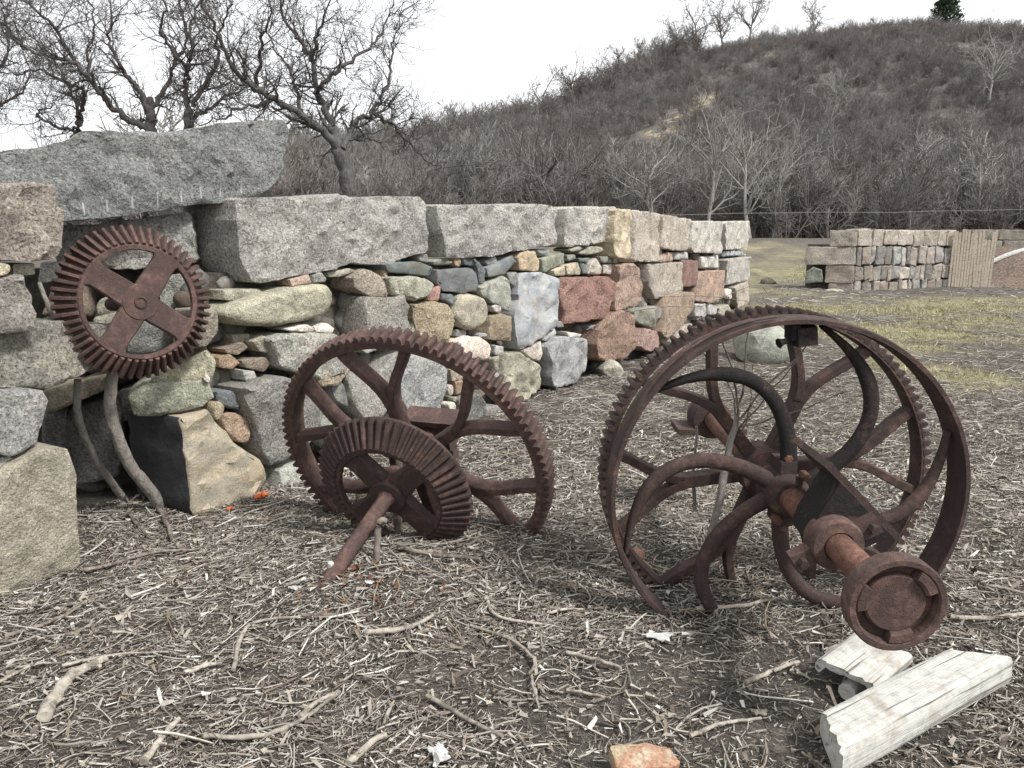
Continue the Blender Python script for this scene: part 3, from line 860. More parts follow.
 ('stone','A',[(1.687,0.218),(2.124,0.131),(2.16,0.014),(1.891,-0.024),(1.631,0.104)],(0.28,0.27,0.25),'f',0.3,0.12,0.35),
 ('stone','A',[(1.311,0.751),(1.542,0.734),(1.493,0.707),(1.399,0.698)],(0.4,0.385,0.36),'f',0.4,0.05,0.25),
 ('block','P',[(-0.431,1.705),(-0.182,1.704),(0.027,1.703),(0.038,1.613),(0.061,1.584),(0.035,1.39),(-0.22,1.381),(-0.472,1.374)],(0.43,0.37,0.31),'g',0,0.05,0.5),
 ('block','P',[(-0.439,1.331),(-0.221,1.325),(-0.135,1.325),(-0.103,1.24),(-0.095,1.091),(-0.248,1.095),(-0.468,1.092)],(0.38,0.35,0.31),'g',0,0.04,0.5),
 ('stone','P',[(-0.286,1.379),(-0.179,1.379),(-0.162,1.354),(-0.185,1.323),(-0.292,1.324)],(0.38,0.33,0.22),'f',0.7,0.03,0.2),
 ('stone','P',[(-0.129,1.369),(-0.043,1.37),(-0.044,1.319),(-0.135,1.319)],(0.33,0.31,0.23),'f',0.3,-0.02,0.3),
 ('block','P',[(-0.501,0.9),(-0.285,0.866),(-0.109,0.84),(-0.092,0.798),(-0.143,0.61),(-0.262,0.586),(-0.534,0.625)],(0.4,0.39,0.38),'g',0,0.06,0.5),
 ('stone','P',[(-0.448,0.597),(-0.298,0.58),(-0.243,0.571),(-0.244,0.518),(-0.305,0.517),(-0.455,0.541)],(0.4,0.385,0.36),'f',0.2,0.02,0.3),
 ('stone','P',[(-0.24,0.567),(-0.147,0.575),(-0.152,0.536),(-0.241,0.528)],(0.42,0.37,0.26),'f',0.5,0.03,0.3),
 ('block','P',[(-0.604,0.415),(-0.488,0.502),(-0.335,0.53),(-0.165,0.595),(-0.063,0.571),(-0.028,0.438),(-0.042,0.349),(-0.047,0.004),(-0.397,-0.003),(-0.657,-0.017)],(0.31,0.278,0.205),'f',0.06,0.08,0.55),
]
STONES += [
 ('block','R',[(-0.313,1.531),(-0.012,1.563),(0.342,1.608),(0.354,1.336),(0.115,1.295),(-0.036,1.292),(-0.332,1.333)],(0.39,0.38,0.36),'g',0,0.0,0.5),
 ('stone','R',[(0.168,1.264),(0.368,1.266),(0.38,1.066),(0.153,1.062)],(0.3,0.3,0.26),'f',0.15,0.05,0.35),
 ('stone','R',[(-0.165,1.099),(-0.121,1.162),(-0.059,1.139),(-0.076,1.053),(-0.146,1.045)],(0.33,0.31,0.23),'f',0.6,0.06,0.3),
 ('stone','R',[(-0.176,1.048),(-0.052,1.076),(-0.047,1.022),(-0.173,0.972)],(0.33,0.31,0.23),'f',0.4,0.08,0.3),
 ('stone','R',[(-0.404,1.346),(-0.302,1.345),(-0.311,1.251),(-0.425,1.232)],(0.4,0.385,0.36),'f',0.2,0.05,0.3),
 ('stone','R',[(-0.049,1.041),(0.198,0.988),(0.218,0.842),(-0.068,0.821),(-0.212,0.872),(-0.209,1.008)],(0.2,0.2,0.18),'f',0.2,0.05,0.35),
 ('stone','R',[(-0.466,0.661),(-0.141,0.73),(-0.148,0.653),(-0.45,0.529)],(0.3,0.26,0.18),'f',0.2,0.08,0.3),
 ('stone','R',[(-0.493,0.524),(-0.364,0.554),(-0.397,0.204),(-0.503,0.225)],(0.2,0.195,0.185),'g',0.1,0.02,0.35),
 ('stone','R',[(-0.369,0.55),(-0.103,0.624),(-0.096,0.347),(-0.145,0.128),(-0.41,0.118)],(0.19,0.185,0.175),'g',0.1,0.0,0.35),
 ('stone','R',[(-0.383,1.196),(-0.214,1.214),(-0.195,1.051),(-0.352,1.024),(-0.444,1.059)],(0.25,0.18,0.12),'f',0.3,0.0,0.3),
 ('stone','R',[(-0.108,0.618),(0.008,0.651),(-0.008,0.449),(-0.102,0.445)],(0.2,0.19,0.16),'f',0.3,-0.03,0.3),
 ('stone','Q',[(-0.2,0.673),(-0.125,0.735),(0.036,0.733),(0.181,0.728),(0.205,0.639),(0.137,0.591),(-0.074,0.551),(-0.181,0.562)],(0.31,0.31,0.23),'f',0.35,0.06,0.35),
 ('stone','Q',[(-0.092,0.74),(-0.016,0.808),(0.087,0.843),(0.193,0.89),(0.234,0.823),(0.207,0.728),(0.073,0.716)],(0.36,0.34,0.23),'f',0.25,0.04,0.35),
 ('stone','Q',[(0.044,1.101),(0.173,1.096),(0.256,1.082),(0.259,0.982),(0.189,0.9),(0.029,0.894)],(0.43,0.38,0.31),'g',0.15,0.04,0.35),
 ('stone','Q',[(0.157,0.744),(0.178,0.763),(0.201,0.74),(0.189,0.715)],(0.58,0.53,0.46),'f',0.6,0.08,0.1),
 ('block','P',[(-0.457,1.092),(-0.196,1.092),(-0.04,1.119),(0.061,1.109),(0.388,1.049),(0.397,0.925),(0.349,0.873),(0.225,0.867),(-0.034,0.82),(-0.482,0.889)],(0.34,0.32,0.27),'g',0.03,-0.06,0.5),
]
LINTEL = [(-0.128,1.83),(0.108,1.875),(0.297,1.91),(0.417,1.951),(0.478,1.984),(0.594,2.012),(0.834,2.01),(0.895,2.024),(1.042,2.056),(1.151,2.091),(1.53,2.138),(1.555,2.051),(1.529,1.91),(1.462,1.784),(1.362,1.708),(1.234,1.682),(1.093,1.657),(0.702,1.598),(0.34,1.549),(-0.168,1.473)]

# ---------------------------------------------------------------- stones
FRAMES = {
    'A': (Vector((-1.76, 4.1, 0)), Vector((0.5329, 0.8462, 0))),
    'B': (Vector((1.49, 9.26, 0)), Vector((0.415, 0.9098, 0))),
    'P': (Vector((-2.0, 3.44, 0)), Vector((0.5, 0.866, 0))),
    'R': (Vector((-2.1, 4.35, 0)), Vector((0.9539, 0.3, 0))),
    'Q': (Vector((-1.80, 4.08, 0)), Vector((0.9166, 0.3998, 0))),
    'L': (Vector((-2.5, 3.8, 0)), Vector((0.7848, 0.6198, 0))),
}


def stone_mesh(name, poly, frame, rnd, proud, depth, seed, step=0.06, amp=1.0):
    """A stone whose front outline is a polygon (metres along the wall, metres up) and which reaches back into the wall."""
    o, e = FRAMES[frame] if isinstance(frame, str) else frame
    nrm = Vector((e.y, -e.x, 0))
    up = Vector((0, 0, 1))
    rnd = rnd if rnd > 0.8 else rnd * .55
    P = [Vector(p) for p in poly]
    ar = sum(P[i].x * P[(i + 1) % len(P)].y - P[(i + 1) % len(P)].x * P[i].y for i in range(len(P)))
    if ar < 0:
        P.reverse()
    # cut the corners: little for split blocks, much for rolled cobbles
    for it in range(1 if rnd < 0.3 else (2 if rnd < 0.6 else 3)):
        cut = (0.06 + 0.1 * rnd) if rnd < 0.3 else 0.25
        Q = []
        for i in range(len(P)):
            a, b = P[i], P[(i + 1) % len(P)]
            d = min(cut, 0.035 / max((b - a).length, 1e-4)) if rnd < 0.3 else cut
            Q += [a.lerp(b, d), a.lerp(b, 1 - d)]
        P = Q
    size = math.sqrt(abs(ar) / 2)
    st = min(step, max(size / 4.5, 0.012)) if rnd < 0.9 else size / 5
    R = []
    for i in range(len(P)):
        a, b = P[i], P[(i + 1) % len(P)]
        m = max(1, round((b - a).length / st))
        R += [a.lerp(b, q / m) for q in range(m)]
    n = len(R)
    c = sum(R, Vector((0, 0))) / n
    sx = seed * 7.31

    def nz(p, f, k=0):
        return noise.noise(Vector((p.x * f + sx, p.y * f - sx * .7, k * 3.1 + sx)))
    jag = min(0.012, size * 0.035) * (1.0 if rnd < .5 else .6) * amp
    R = [p + (p - c).normalized() * (nz(p, 9, 1) * jag * 1.6 + nz(p, 27, 2) * jag) for p in R]
    edge = min(0.014, size * 0.07)
    bul = rnd * min(0.22 * size, 0.09)
    wx, wy = nz(c, 3, 5) * 0.09, nz(c, 3, 6) * 0.09           # each face leans its own way

    def place(q, d):
        return o + e * q.x + up * q.y + nrm * (d + proud + (q.x - c.x) * wx + (q.y - c.y) * wy)
    if rnd <= 0.35:
        # split block: broken arris, then a rough face meshed by triangulation
        relief = min(0.036, size * 0.085) * amp

        def rough(q):
            return relief * (nz(q, 4, 3) * .9 + nz(q, 9, 4) * .75 + nz(q, 19, 7) * .5 + nz(q, 41, 8) * .3 + .7 * (.3 - abs(nz(q, 5.5, 11))))
        inw = []
        for i in range(n):
            t = (R[(i + 1) % n] - R[i - 1])
            v = Vector((-t.y, t.x))
            inw.append(v.normalized() if v.length > 1e-9 else (c - R[i]).normalized())
        chip = [max(.25, .7 + 1.6 * nz(p, 13, 9)) for p in R]
        r1 = [R[i] + inw[i] * edge * .35 for i in range(n)]
        r2 = [R[i] + inw[i] * edge * (1.0 + .8 * chip[i]) for i in range(n)]
        V = [place(c + (p - c) * .93, -depth) for p in R] + [place(p, -depth * .5) for p in R]
        V += [place(R[i], -edge * chip[i] - bul + rough(R[i]) * .5) for i in range(n)]
        V += [place(r1[i], -edge * .45 * chip[i] - bul * .6 + rough(r1[i]) * .8) for i in range(n)]
        base_n = len(V)
        gs = st * .8
        xs0, xs1 = min(p.x for p in r2), max(p.x for p in r2)
        ys0, ys1 = min(p.y for p in r2), max(p.y for p in r2)
        pts = []
        rr = random.Random(seed)
        y_ = ys0 + gs * .6
        while y_ < ys1:
            x_ = xs0 + gs * .6
            while x_ < xs1:
                q = Vector((x_ + rr.uniform(-.3, .3) * gs, y_ + rr.uniform(-.3, .3) * gs))
                # keep the points well inside the outline
                inside, near = False, 1e9
                for i in range(n):
                    a, b = r2[i], r2[(i + 1) % n]
                    if (a.y > q.y) != (b.y > q.y) and q.x < (b.x - a.x) * (q.y - a.y) / (b.y - a.y) + a.x:
                        inside = not inside
                    near = min(near, (a - q).length_squared)
                if inside and near > (gs * .45) ** 2:
                    pts.append(q)
                x_ += gs
            y_ += gs
        cv, ce, cf, ov, oe, of = delaunay_2d_cdt(r2 + pts, [], [list(range(n))], 1, 1e-5)
        look = {}
        for i, lst in enumerate(ov):
            for s_ in lst:
                look[s_] = i
        V += [place(q, -bul * .25 * min(1.0, (q - c).length / max(size * .6, 1e-3)) + rough(q)) for q in cv]
        F = []
        for r_ in range(3):
            for i in range(n):
                j = (i + 1) % n
                F.append((r_ * n + i, r_ * n + j, (r_ + 1) * n + j, (r_ + 1) * n + i))
        for i in range(n):
            j = (i + 1) % n
            a, b = look.get(i), look.get(j)
            if a is None or b is None:
                continue
            if a == b:
                F.append((3 * n + i, 3 * n + j, base_n + a))
            else:
                F.append((3 * n + i, 3 * n + j, base_n + b, base_n + a))
        F += [tuple(base_n + i for i in f) for f in cf]
        F.append(tuple(range(n - 1, -1, -1)))
        me = make_mesh(name, V, F, 32)
        me['outline'] = n
        return me
    relief = min(0.016, size * 0.045) * .6 * amp
    rings = [(0.93, -depth), (1.0, -depth * 0.5), (1.0, -edge - bul), (0.985, -bul * .62 - edge * .5), (0.93, -bul * .33), (0.84, -bul * .12)]
    k0 = rings[-1][0]
    inner = max(2, min(7, int(size / (step * 1.5))))
    rings += [(k0 * (1 - (i + 1) / (inner + 1)), 0) for i in range(inner)]
    V, F = [], []
    for (s, d) in rings:
        for p in R:
            q = c + (p - c) * s
            dd = d + (relief * (nz(q, 6, 3) * 1.2 + nz(q, 15, 4) * .8) if d > -depth * .4 else 0)
            V.append(place(q, dd))
    V.append(place(c, relief * nz(c, 6, 3)))
    for r in range(len(rings) - 1):
        for i in range(n):
            j = (i + 1) % n
            F.append((r * n + i, r * n + j, (r + 1) * n + j, (r + 1) * n + i))
    L = (len(rings) - 1) * n
    for i in range(n):
        F.append((L + i, L + (i + 1) % n, len(V) - 1))
    F.append(tuple(range(n - 1, -1, -1)))
    return make_mesh(name, V, F, 60)


wall = thing('dry_stone_wall', 'long dry-stone wall of mixed fieldstones under split granite cap blocks', 'wall', (-1.76, 4.1, 0))
pillar = thing('stone_pier', 'stacked block pier at the left edge beside the wall opening', 'pier', (-2.0, 3.44, 0))
pillar_inv = Matrix.Translation((2.0, -3.44, 0))
wall_inv = Matrix.Translation((1.76, -4.1, 0))
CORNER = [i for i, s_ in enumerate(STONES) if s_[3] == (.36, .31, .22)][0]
for i, (nm, fr, poly, col, mt, rnd, proud, dep) in enumerate(STONES):
    big = nm in ('cap_block', 'block')
    me = stone_mesh(nm, poly, fr, rnd, proud, dep, i + 1, (0.035 if big else 0.045) if fr != 'B' else 0.07, .45 if (nm == 'block' and mt == 'f') else 1.0)
    host = pillar if fr == 'P' else wall
    lum = (col[0] + col[1] + col[2]) / 3
    gain = 1.3 if mt == 'g' else 1.12
    if nm == 'cap_block' and fr == 'A':
        gain = 1.42
    if nm == 'cap_block' and fr == 'B':
        gain = 1.5
    col = tuple(gain * (lum + (v - lum) * (.78 if lum > .2 else .6)) for v in col)
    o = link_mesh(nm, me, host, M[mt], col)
    o.matrix_parent_inverse = pillar_inv if fr == 'P' else wall_inv
    if i == CORNER:                                       # dark slate end with the recess shade painted in; weathered tan face
        me.materials.append(SLATE_SHADED)
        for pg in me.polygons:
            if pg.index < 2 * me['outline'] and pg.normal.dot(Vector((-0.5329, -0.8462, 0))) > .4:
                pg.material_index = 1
        o['label'] = 'tan weathered corner stone with a dark broken end, shade painted in'

# rubble heart of the wall, seen only as darkness between the stones
mb = MB()


def prism(mb, plan, z0, z1):
    n = len(plan)
    mb.add([(p[0], p[1], z0) for p in plan] + [(p[0], p[1], z1) for p in plan],
           [tuple(range(n - 1, -1, -1)), tuple(range(n, 2 * n))] + [(i, (i + 1) % n, n + (i + 1) % n, n + i) for i in range(n)])


def wp(fr, s, d):
    o, e = FRAMES[fr]
    p = o + e * s + Vector((e.y, -e.x, 0)) * d
    return (p.x, p.y)


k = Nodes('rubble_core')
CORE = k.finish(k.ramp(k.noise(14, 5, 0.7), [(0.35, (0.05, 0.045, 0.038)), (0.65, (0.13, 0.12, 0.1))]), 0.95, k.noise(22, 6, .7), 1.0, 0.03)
prism(mb, [wp('A', 0.3, -.16), wp('A', 6.1, -.16), wp('B', 8.2, -.16), wp('B', 8.2, -.6), wp('A', 6.0, -.62), wp('A', 0.3, -.62)], -.1, 1.27)
o = mb.build('rubble_core', CORE, wall, None)
o.matrix_parent_inverse = wall_inv
mb = MB()
prism(mb, [wp('P', -1.6, -.14), wp('P', -.12, -.14), wp('P', -.12, -.7), wp('P', -1.6, -.7)], -.1, 1.42)
prism(mb, [wp('R', -.75, -.25), wp('R', .5, -.25), wp('R', .5, -.4), wp('R', -.75, -.4)], -.1, 1.3)
o = mb.build('rubble_core', CORE, pillar, None)
o.matrix_parent_inverse = pillar_inv

# chinking: small stones wedged behind the face, filling the gaps
mbV, mbF, mbC, base = [], [], [], 0
ico_v = []
ph = (1 + 5 ** .5) / 2
for a, b in ((1, ph), (-1, ph), (1, -ph), (-1, -ph)):
    ico_v += [(0, a, b), (a, b, 0), (b, 0, a)]
ico_v = np.array(ico_v) / math.hypot(1, ph)
# hull faces of the icosahedron
ico_f = []
for i in range(12):
    for j in range(i + 1, 12):
        for q in range(j + 1, 12):
            p = ico_v[[i, j, q]]
            if max(np.linalg.norm(p[0] - p[1]), np.linalg.norm(p[1] - p[2]), np.linalg.norm(p[0] - p[2])) < 1.1:
                nn = np.cross(p[1] - p[0], p[2] - p[0])
                ico_f.append((i, j, q) if nn @ p.mean(0) > 0 else (i, q, j))
# one subdivision
vd, nf = list(map(tuple, ico_v)), []
cache = {}


def midp(a, b):
    key = (min(a, b), max(a, b))
    if key not in cache:
        m = (np.array(vd[a]) + np.array(vd[b]))
        vd.append(tuple(m / np.linalg.norm(m)))
        cache[key] = len(vd) - 1
    return cache[key]


for a, b, c_ in ico_f:
    ab, bc, ca = midp(a, b), midp(b, c_), midp(c_, a)
    nf += [(a, ab, ca), (ab, b, bc), (ca, bc, c_), (ab, bc, ca)]
SPH_V, SPH_F = np.array(vd), np.array(nf)
r = np.random.default_rng(5)
for fr, s0, s1, cnt in (('A', .1, 6.1, 520), ('B', 0, 8.2, 330), ('R', -.5, .45, 60)):
    o, e = FRAMES[fr]
    for i in range(cnt):
        s, z = r.uniform(s0, s1), r.uniform(0.0, 1.24)
        sz = r.uniform(0.035, 0.085) * (1.0 if fr != 'B' else 1.5)
        dd = r.uniform(-.2, -.13) if fr != 'R' else r.uniform(-.3, -.2)
        sc = np.array([sz * r.uniform(.8, 1.7), sz * r.uniform(.6, .9), sz * r.uniform(.5, .95)])
        v = np.sign(SPH_V) * np.abs(SPH_V) ** .72 * (1 + r.normal(0, .1, (len(SPH_V), 1))) * sc
        a = r.normal(0, .3)
        v = np.stack([v[:, 0] * math.cos(a) - v[:, 2] * math.sin(a), v[:, 1], v[:, 0] * math.sin(a) + v[:, 2] * math.cos(a)], 1)
        w = np.array(o)[None] + np.outer(s + v[:, 0], np.array(e)) + np.outer(dd + v[:, 1], np.array((e.y, -e.x, 0))) + np.outer(z + v[:, 2], (0, 0, 1))
        col = np.array([(0.32, 0.3, 0.26), (0.25, 0.25, 0.235), (0.34, 0.31, 0.26), (0.2, 0.2, 0.19), (0.3, 0.24, 0.19), (0.38, 0.36, 0.32)])[r.integers(6)] * r.uniform(.35, .65)
        mbV.append(w); mbF.append(SPH_F + base); mbC.append(np.repeat(col[None], len(v), 0))
        base += len(v)
CHINK = tint_material('chinking', 0.92, 30, 0.8)
o = stuff(link_mesh('chinking', np_mesh('chinking', np.concatenate(mbV), np.concatenate(mbF), np.concatenate(mbC), smooth=True), wall, CHINK))
o.matrix_parent_inverse = wall_inv

# the lintel with its row of drill-and-wedge grooves
lint = thing('granite_lintel', 'huge grey granite slab laid across the top of the wall opening', 'slab', (-2.0, 4.2, 1.55))
li = Matrix.Translation((2.0, -4.2, -1.55))
lme = stone_mesh('slab', LINTEL, 'L', 0.0, 0.0, 0.42, 301, 0.035, 1.0)
o = link_mesh('slab', lme, lint, M['g'], (0.36, 0.37, 0.365))
o.matrix_parent_inverse = li
k = Nodes('groove_dust')
GROOVE = k.finish(k.ramp(k.noise(60, 3), [(.3, (0.3, 0.3, 0.29)), (.7, (0.42, 0.41, 0.39))]), .95)
lint_tree = BVHTree.FromPolygons([v.co for v in lme.vertices], [p.vertices for p in lme.polygons])
for (s, z) in ((0.435, 1.60), (0.547, 1.62), (0.665, 1.64), (0.792, 1.66), (0.915, 1.678), (1.022, 1.70), (1.131, 1.712), (1.25, 1.735)):
    oo, ee = FRAMES['L']
    mb = MB()
    nn_ = Vector((ee.y, -ee.x, 0))
    pts_ = []
    for dz in (-.02, .0, .022, .042):
        hit = lint_tree.ray_cast(oo + ee * s + Vector((0, 0, z + dz)) + nn_ * .3, -nn_)[0]
        if hit is not None:
            pts_.append(hit - nn_ * .003)
    if len(pts_) < 2:
        continue
    mb.tube(pts_, [0.0065] * len(pts_), 6)
    o = mb.build('wedge_groove', GROOVE, lint)
    o.matrix_parent_inverse = li

# ---------------------------------------------------------------- gear wheels
def axis_frame(loc, ax, spin=0.0):
    z = Vector(ax).normalized()
    x = Vector((0, 0, 1)).cross(z).normalized()
    y = z.cross(x)
    m = Matrix((x, y, z)).transposed().to_4x4()
    return Matrix.Translation(loc) @ m @ Matrix.Rotation(spin, 4, 'Z')


def az_el(az, el):
    az, el = math.radians(az), math.radians(el)
    return Vector((math.cos(el) * math.sin(az), -math.cos(el) * math.cos(az), math.sin(el)))


def add_teeth(rim, mesh, n, phase=0.0, mat=None, skip=()):
    if mat is not None and not mesh.materials:
        mesh.materials.append(mat)
    for i in range(n):
        if i in skip:
            continue
        o = bpy.data.objects.new('tooth', mesh)
        COL.objects.link(o)
        o.parent = rim
        o.rotation_euler = (0, 0, 2 * math.pi * i / n + phase)


def spur_tooth(root, tip, width, zf, pitch):
    b, t = pitch * 0.33, pitch * 0.17
    V, F = [], []
    for z in (zf, zf - width):
        V += [(root - .006, -b, z), (root + (tip - root) * .55, -b * .82, z), (tip - .004, -t * 1.15, z), (tip, -t * .6, z),
              (tip, t * .6, z), (tip - .004, t * 1.15, z), (root + (tip - root) * .55, b * .82, z), (root - .006, b, z)]
    F.append(tuple(range(8)))
    F.append(tuple(range(15, 7, -1)))
    for i in range(8):
        j = (i + 1) % 8
        F.append((i, 8 + i, 8 + j, j))
    return make_mesh('tooth', V, F, 30)


def bevel_tooth(ri, zi, ro, zo, h, pitch_o):
    """a ridge lying along the cone from the inner end (ri, zi) to the outer end (ro, zo)"""
    d = Vector((ro - ri, zo - zi)).normalized()
    nn = Vector((-d.y, d.x))
    if nn.y < 0:
        nn = -nn
    V, F = [], []
    for (r, z, f) in ((ri, zi, ri / ro), (ro, zo, 1.0)):
        b, t = pitch_o * f * .34, pitch_o * f * .15
        for (w, hh) in ((-b, -.006), (-b * .8, h * f * .5), (-t, h * f), (t, h * f), (b * .8, h * f * .5), (b, -.006)):
            V.append((r + nn.x * hh, w, z + nn.y * hh))
    F = [(0, 1, 2, 3, 4, 5), (11, 10, 9, 8, 7, 6)] + [(i, 6 + i, 6 + (i + 1) % 6, (i + 1) % 6) for i in range(6)]
    me = make_mesh('tooth', V, [tuple(reversed(f)) for f in F], 30)
    return me


def spur_rim(root, R, h, rim_t, width, zf, n, mat, name='toothed_rim', phase=0.0, skip=()):
    rr = R - h
    mb = MB()
    ri = rr - rim_t
    mb.lathe([(rr, zf - .003), (rr, zf - width + .003), (ri + .004, zf - width), (ri, zf - width + .01), (ri, zf - .01), (ri + .004, zf)][::-1], 96, close=True)
    rim = mb.build(name, mat, root, 40)
    add_teeth(rim, spur_tooth(rr, R, width, zf, 2 * math.pi * R / n), n, phase, mat, skip)
    return rim, ri


def fork_spoke(root, ang, r_hub, r_fork, r_rim, th, wid, zc, mat):
    mb = MB()
    stem = [pol(r_hub, ang), pol((r_hub + r_fork) / 2, ang), pol(r_fork + .02, ang)]
    mb.band(stem, [th * 1.75, th * 1.5, th * 1.55], wid * .93, zc)
    for s in (-1, 1):
        p = bezier(pol(r_fork - .03, ang + s * 1.5), pol(r_fork + .32 * (r_rim - r_fork), ang + s * 3), pol(r_fork + .62 * (r_rim - r_fork), ang + s * 13.5), pol(r_rim + .006, ang + s * 15.5), 14)
        n = len(p)
        mb.band(p, [th * (1.0 + .25 * abs(i / (n - 1) - .4)) for i in range(n)], [wid * (1 - .12 * i / (n - 1)) for i in range(n)], zc + .001 * s)
    return mb.build('fork_spoke', mat, root, 40)


def bevel_gear(root, ri, ro, hgt, zb, n, spoke_ang, spoke_w, spoke_z, spoke_t, mat, hub_r, hub_z0, hub_z1, phase=0.0):
    """cone-toothed wheel; zb is the plane of its big back edge"""
    mb = MB()
    zi = zb + hgt
    mb.lathe([(ri - .022, zi + .004), (ri - .004, zi + .006), (ro - .01, zb), (ro - .016, zb - .026), (ri - .008, zi - .034), (ri - .024, zi - .02)][::-1], 96, close=True)
    rim = mb.build('bevel_rim', mat, root, 35)
    add_teeth(rim, bevel_tooth(ri, zi, ro, zb + .004, .021, 2 * math.pi * ro / n), n, phase, mat)
    for q in range(4):
        mb = MB()
        a = spoke_ang + 90 * q
        mb.band([pol(hub_r * .5, a), pol(hub_r * 1.2, a), pol((hub_r + ri) / 2, a), pol(ri - .045, a), pol(ri - .02, a)],
                [spoke_w * 1.02, spoke_w, spoke_w * .93, spoke_w * .97, spoke_w * 1.2], spoke_t, spoke_z, .006)
        mb.build('spoke', mat, root, 35)
    mb = MB()
    mb.lathe([(0.0, hub_z0), (hub_r * .98, hub_z0), (hub_r, hub_z0 + .006), (hub_r, hub_z1 - .008), (hub_r * .93, hub_z1), (0.0, hub_z1)], 32)
    mb.build('hub', mat, root, 35)
    return rim


# --- the bevel gear fixed in the wall opening
ga = thing('bevel_gear', 'rusty four-spoked gear wheel hung upright in the wall opening', 'gear')
ga.matrix_world = axis_frame((-1.80, 3.79, 1.168), az_el(45, 5))
bevel_gear(ga, .272, .354, .08, -.03, 54, 53, .12, .04, .032, RUST, .088, .0, .06)
mb = MB()
mb.lathe([(0, .0565), (.022, .0565), (.022, .066), (.03, .066), (.03, .05)], 20)
mb.build('bolt_boss', RUST_DARK, ga, 30)
mb = MB()
mb.lathe([(0, -.34), (.035, -.34), (.035, .03), (0, .03)], 16)
mb.build('axle_stub', RUST_DARK, ga, 40)

# --- the fallen pair of gears on one axle, left of the middle
gb = thing('geared_axle', 'tilted rusty axle with a large curved-spoke gear and a smaller gear', 'gear wheel')
gb.matrix_world = axis_frame((-0.5035, 3.754, 0.37), az_el(-20, -21))
rim, ri = spur_rim(gb, .717, .032, .036, .105, .0, 100, RUST)
for q in range(6):
    fork_spoke(gb, 37.5 + 60 * q, .09, .365, ri, .036, .085, -.052, RUST)
mb = MB()
mb.lathe([(.0, -.13), (.11, -.13), (.115, -.12), (.115, .0), (.1, .012), (0, .012)], 32)
mb.build('hub', RUST, gb, 35)
bevel_gear(gb, .272, .392, .085, .16, 54, 40, .115, .21, .06, RUST_DARK, .09, .12, .262, .03)
mb = MB()
sq = []
for i in range(9):
    z = -.42 + i * (1.34 / 8)
    sq.append(z)
mb.lathe([(0, -.42), (.044, -.42), (.046, -.41), (.046, .26), (.036, .29), (.035, .84), (.031, .86), (0, .86)], 8)
mb.build('shaft', RUST, gb, 50)
mb = MB()
mb.box((0, -.01, -.30), (.2, .16, .1))
mb.box((0, .085, -.30), (.3, .03, .14))
mb.box((.07, -.12, -.3), (.06, .09, .06))
mb.build('bearing_block', RUST, gb, 30)

# --- pulley and gear on the right
gc = thing('pulley_and_gear_axle', 'big rusty belt pulley and gear on a shaft ending in a round coupling', 'gear wheel')
gc.matrix_world = axis_frame((1.06, 2.87, 0.505), Vector((0.005, -1, -.02)))
mb = MB()
mb.lathe([(.685, -.003), (.688, -.02), (.688, -.125), (.685, -.14), (.668, -.14), (.666, -.125), (.664, -.07), (.664, -.02), (.667, 0), (.682, 0)][::-1], 120, close=True)
mb.build('pulley_rim', RUST_DARK, gc, 40)
for q in range(6):
    a = 14 + 60 * q
    p = bezier(pol(.06, a - 52), pol(.36, a - 47), pol(.60, a - 31), pol(.658, a + 8), 20)
    n = len(p)
    mb = MB()
    mb.band(p, [.066 - .012 * math.sin(math.pi * i / (n - 1)) - .05 * max(0, i / (n - 1) - .72) / .28 for i in range(n)], [.046 - .006 * i / (n - 1) for i in range(n)], -.07, .014)
    o = mb.build('spoke', RUST_BLACK if q in (1, 2) else RUST_DARK, gc, 50)
    if q in (1, 2):
        o['label'] = 'blackened curved spoke'
mb = MB()
mb.lathe([(0, -.17), (.076, -.17), (.084, -.16), (.084, -.02), (.074, .0), (.06, .012), (0, .012)], 32)
mb.box((.0, .105, -.1), (.06, .05, .12))
mb.box((.0, -.105, -.1), (.06, .05, .12))
mb.build('pulley_hub', RUST_DARK, gc, 35)
for (x, y, z) in ((.0, .14, -.06), (0, -.14, -.06), (.045, .09, .01), (-.05, -.085, .01)):
    mb = MB()
    mb.lathe([(0, z - .03), (.018, z - .03), (.018, z + .012), (.014, z + .018), (0, z + .018)], 6)
    mb.v = [(v[0] + x, v[1] + y, v[2]) for v in mb.v]
    mb.build('bolt', RUST_ORANGE, gc, 25)
rim, ri = spur_rim(gc, .692, .025, .02, .1, -.30, 104, RUST_DARK, phase=.01)
for q in range(6):
    fork_spoke(gc, 8 + 60 * q, .09, .36, ri, .034, .075, -.345, RUST_DARK)
mb = MB()
mb.lathe([(0, -.43), (.1, -.43), (.108, -.42), (.108, -.28), (.1, -.27), (0, -.27)], 32)
mb.build('gear_hub', RUST_DARK, gc, 35)
mb = MB()
mb.lathe([(0, -1.36), (.045, -1.36), (.046, -1.35), (.046, .83), (0, .83)], 24)
mb.build('shaft', RUST_ORANGE, gc, 40)
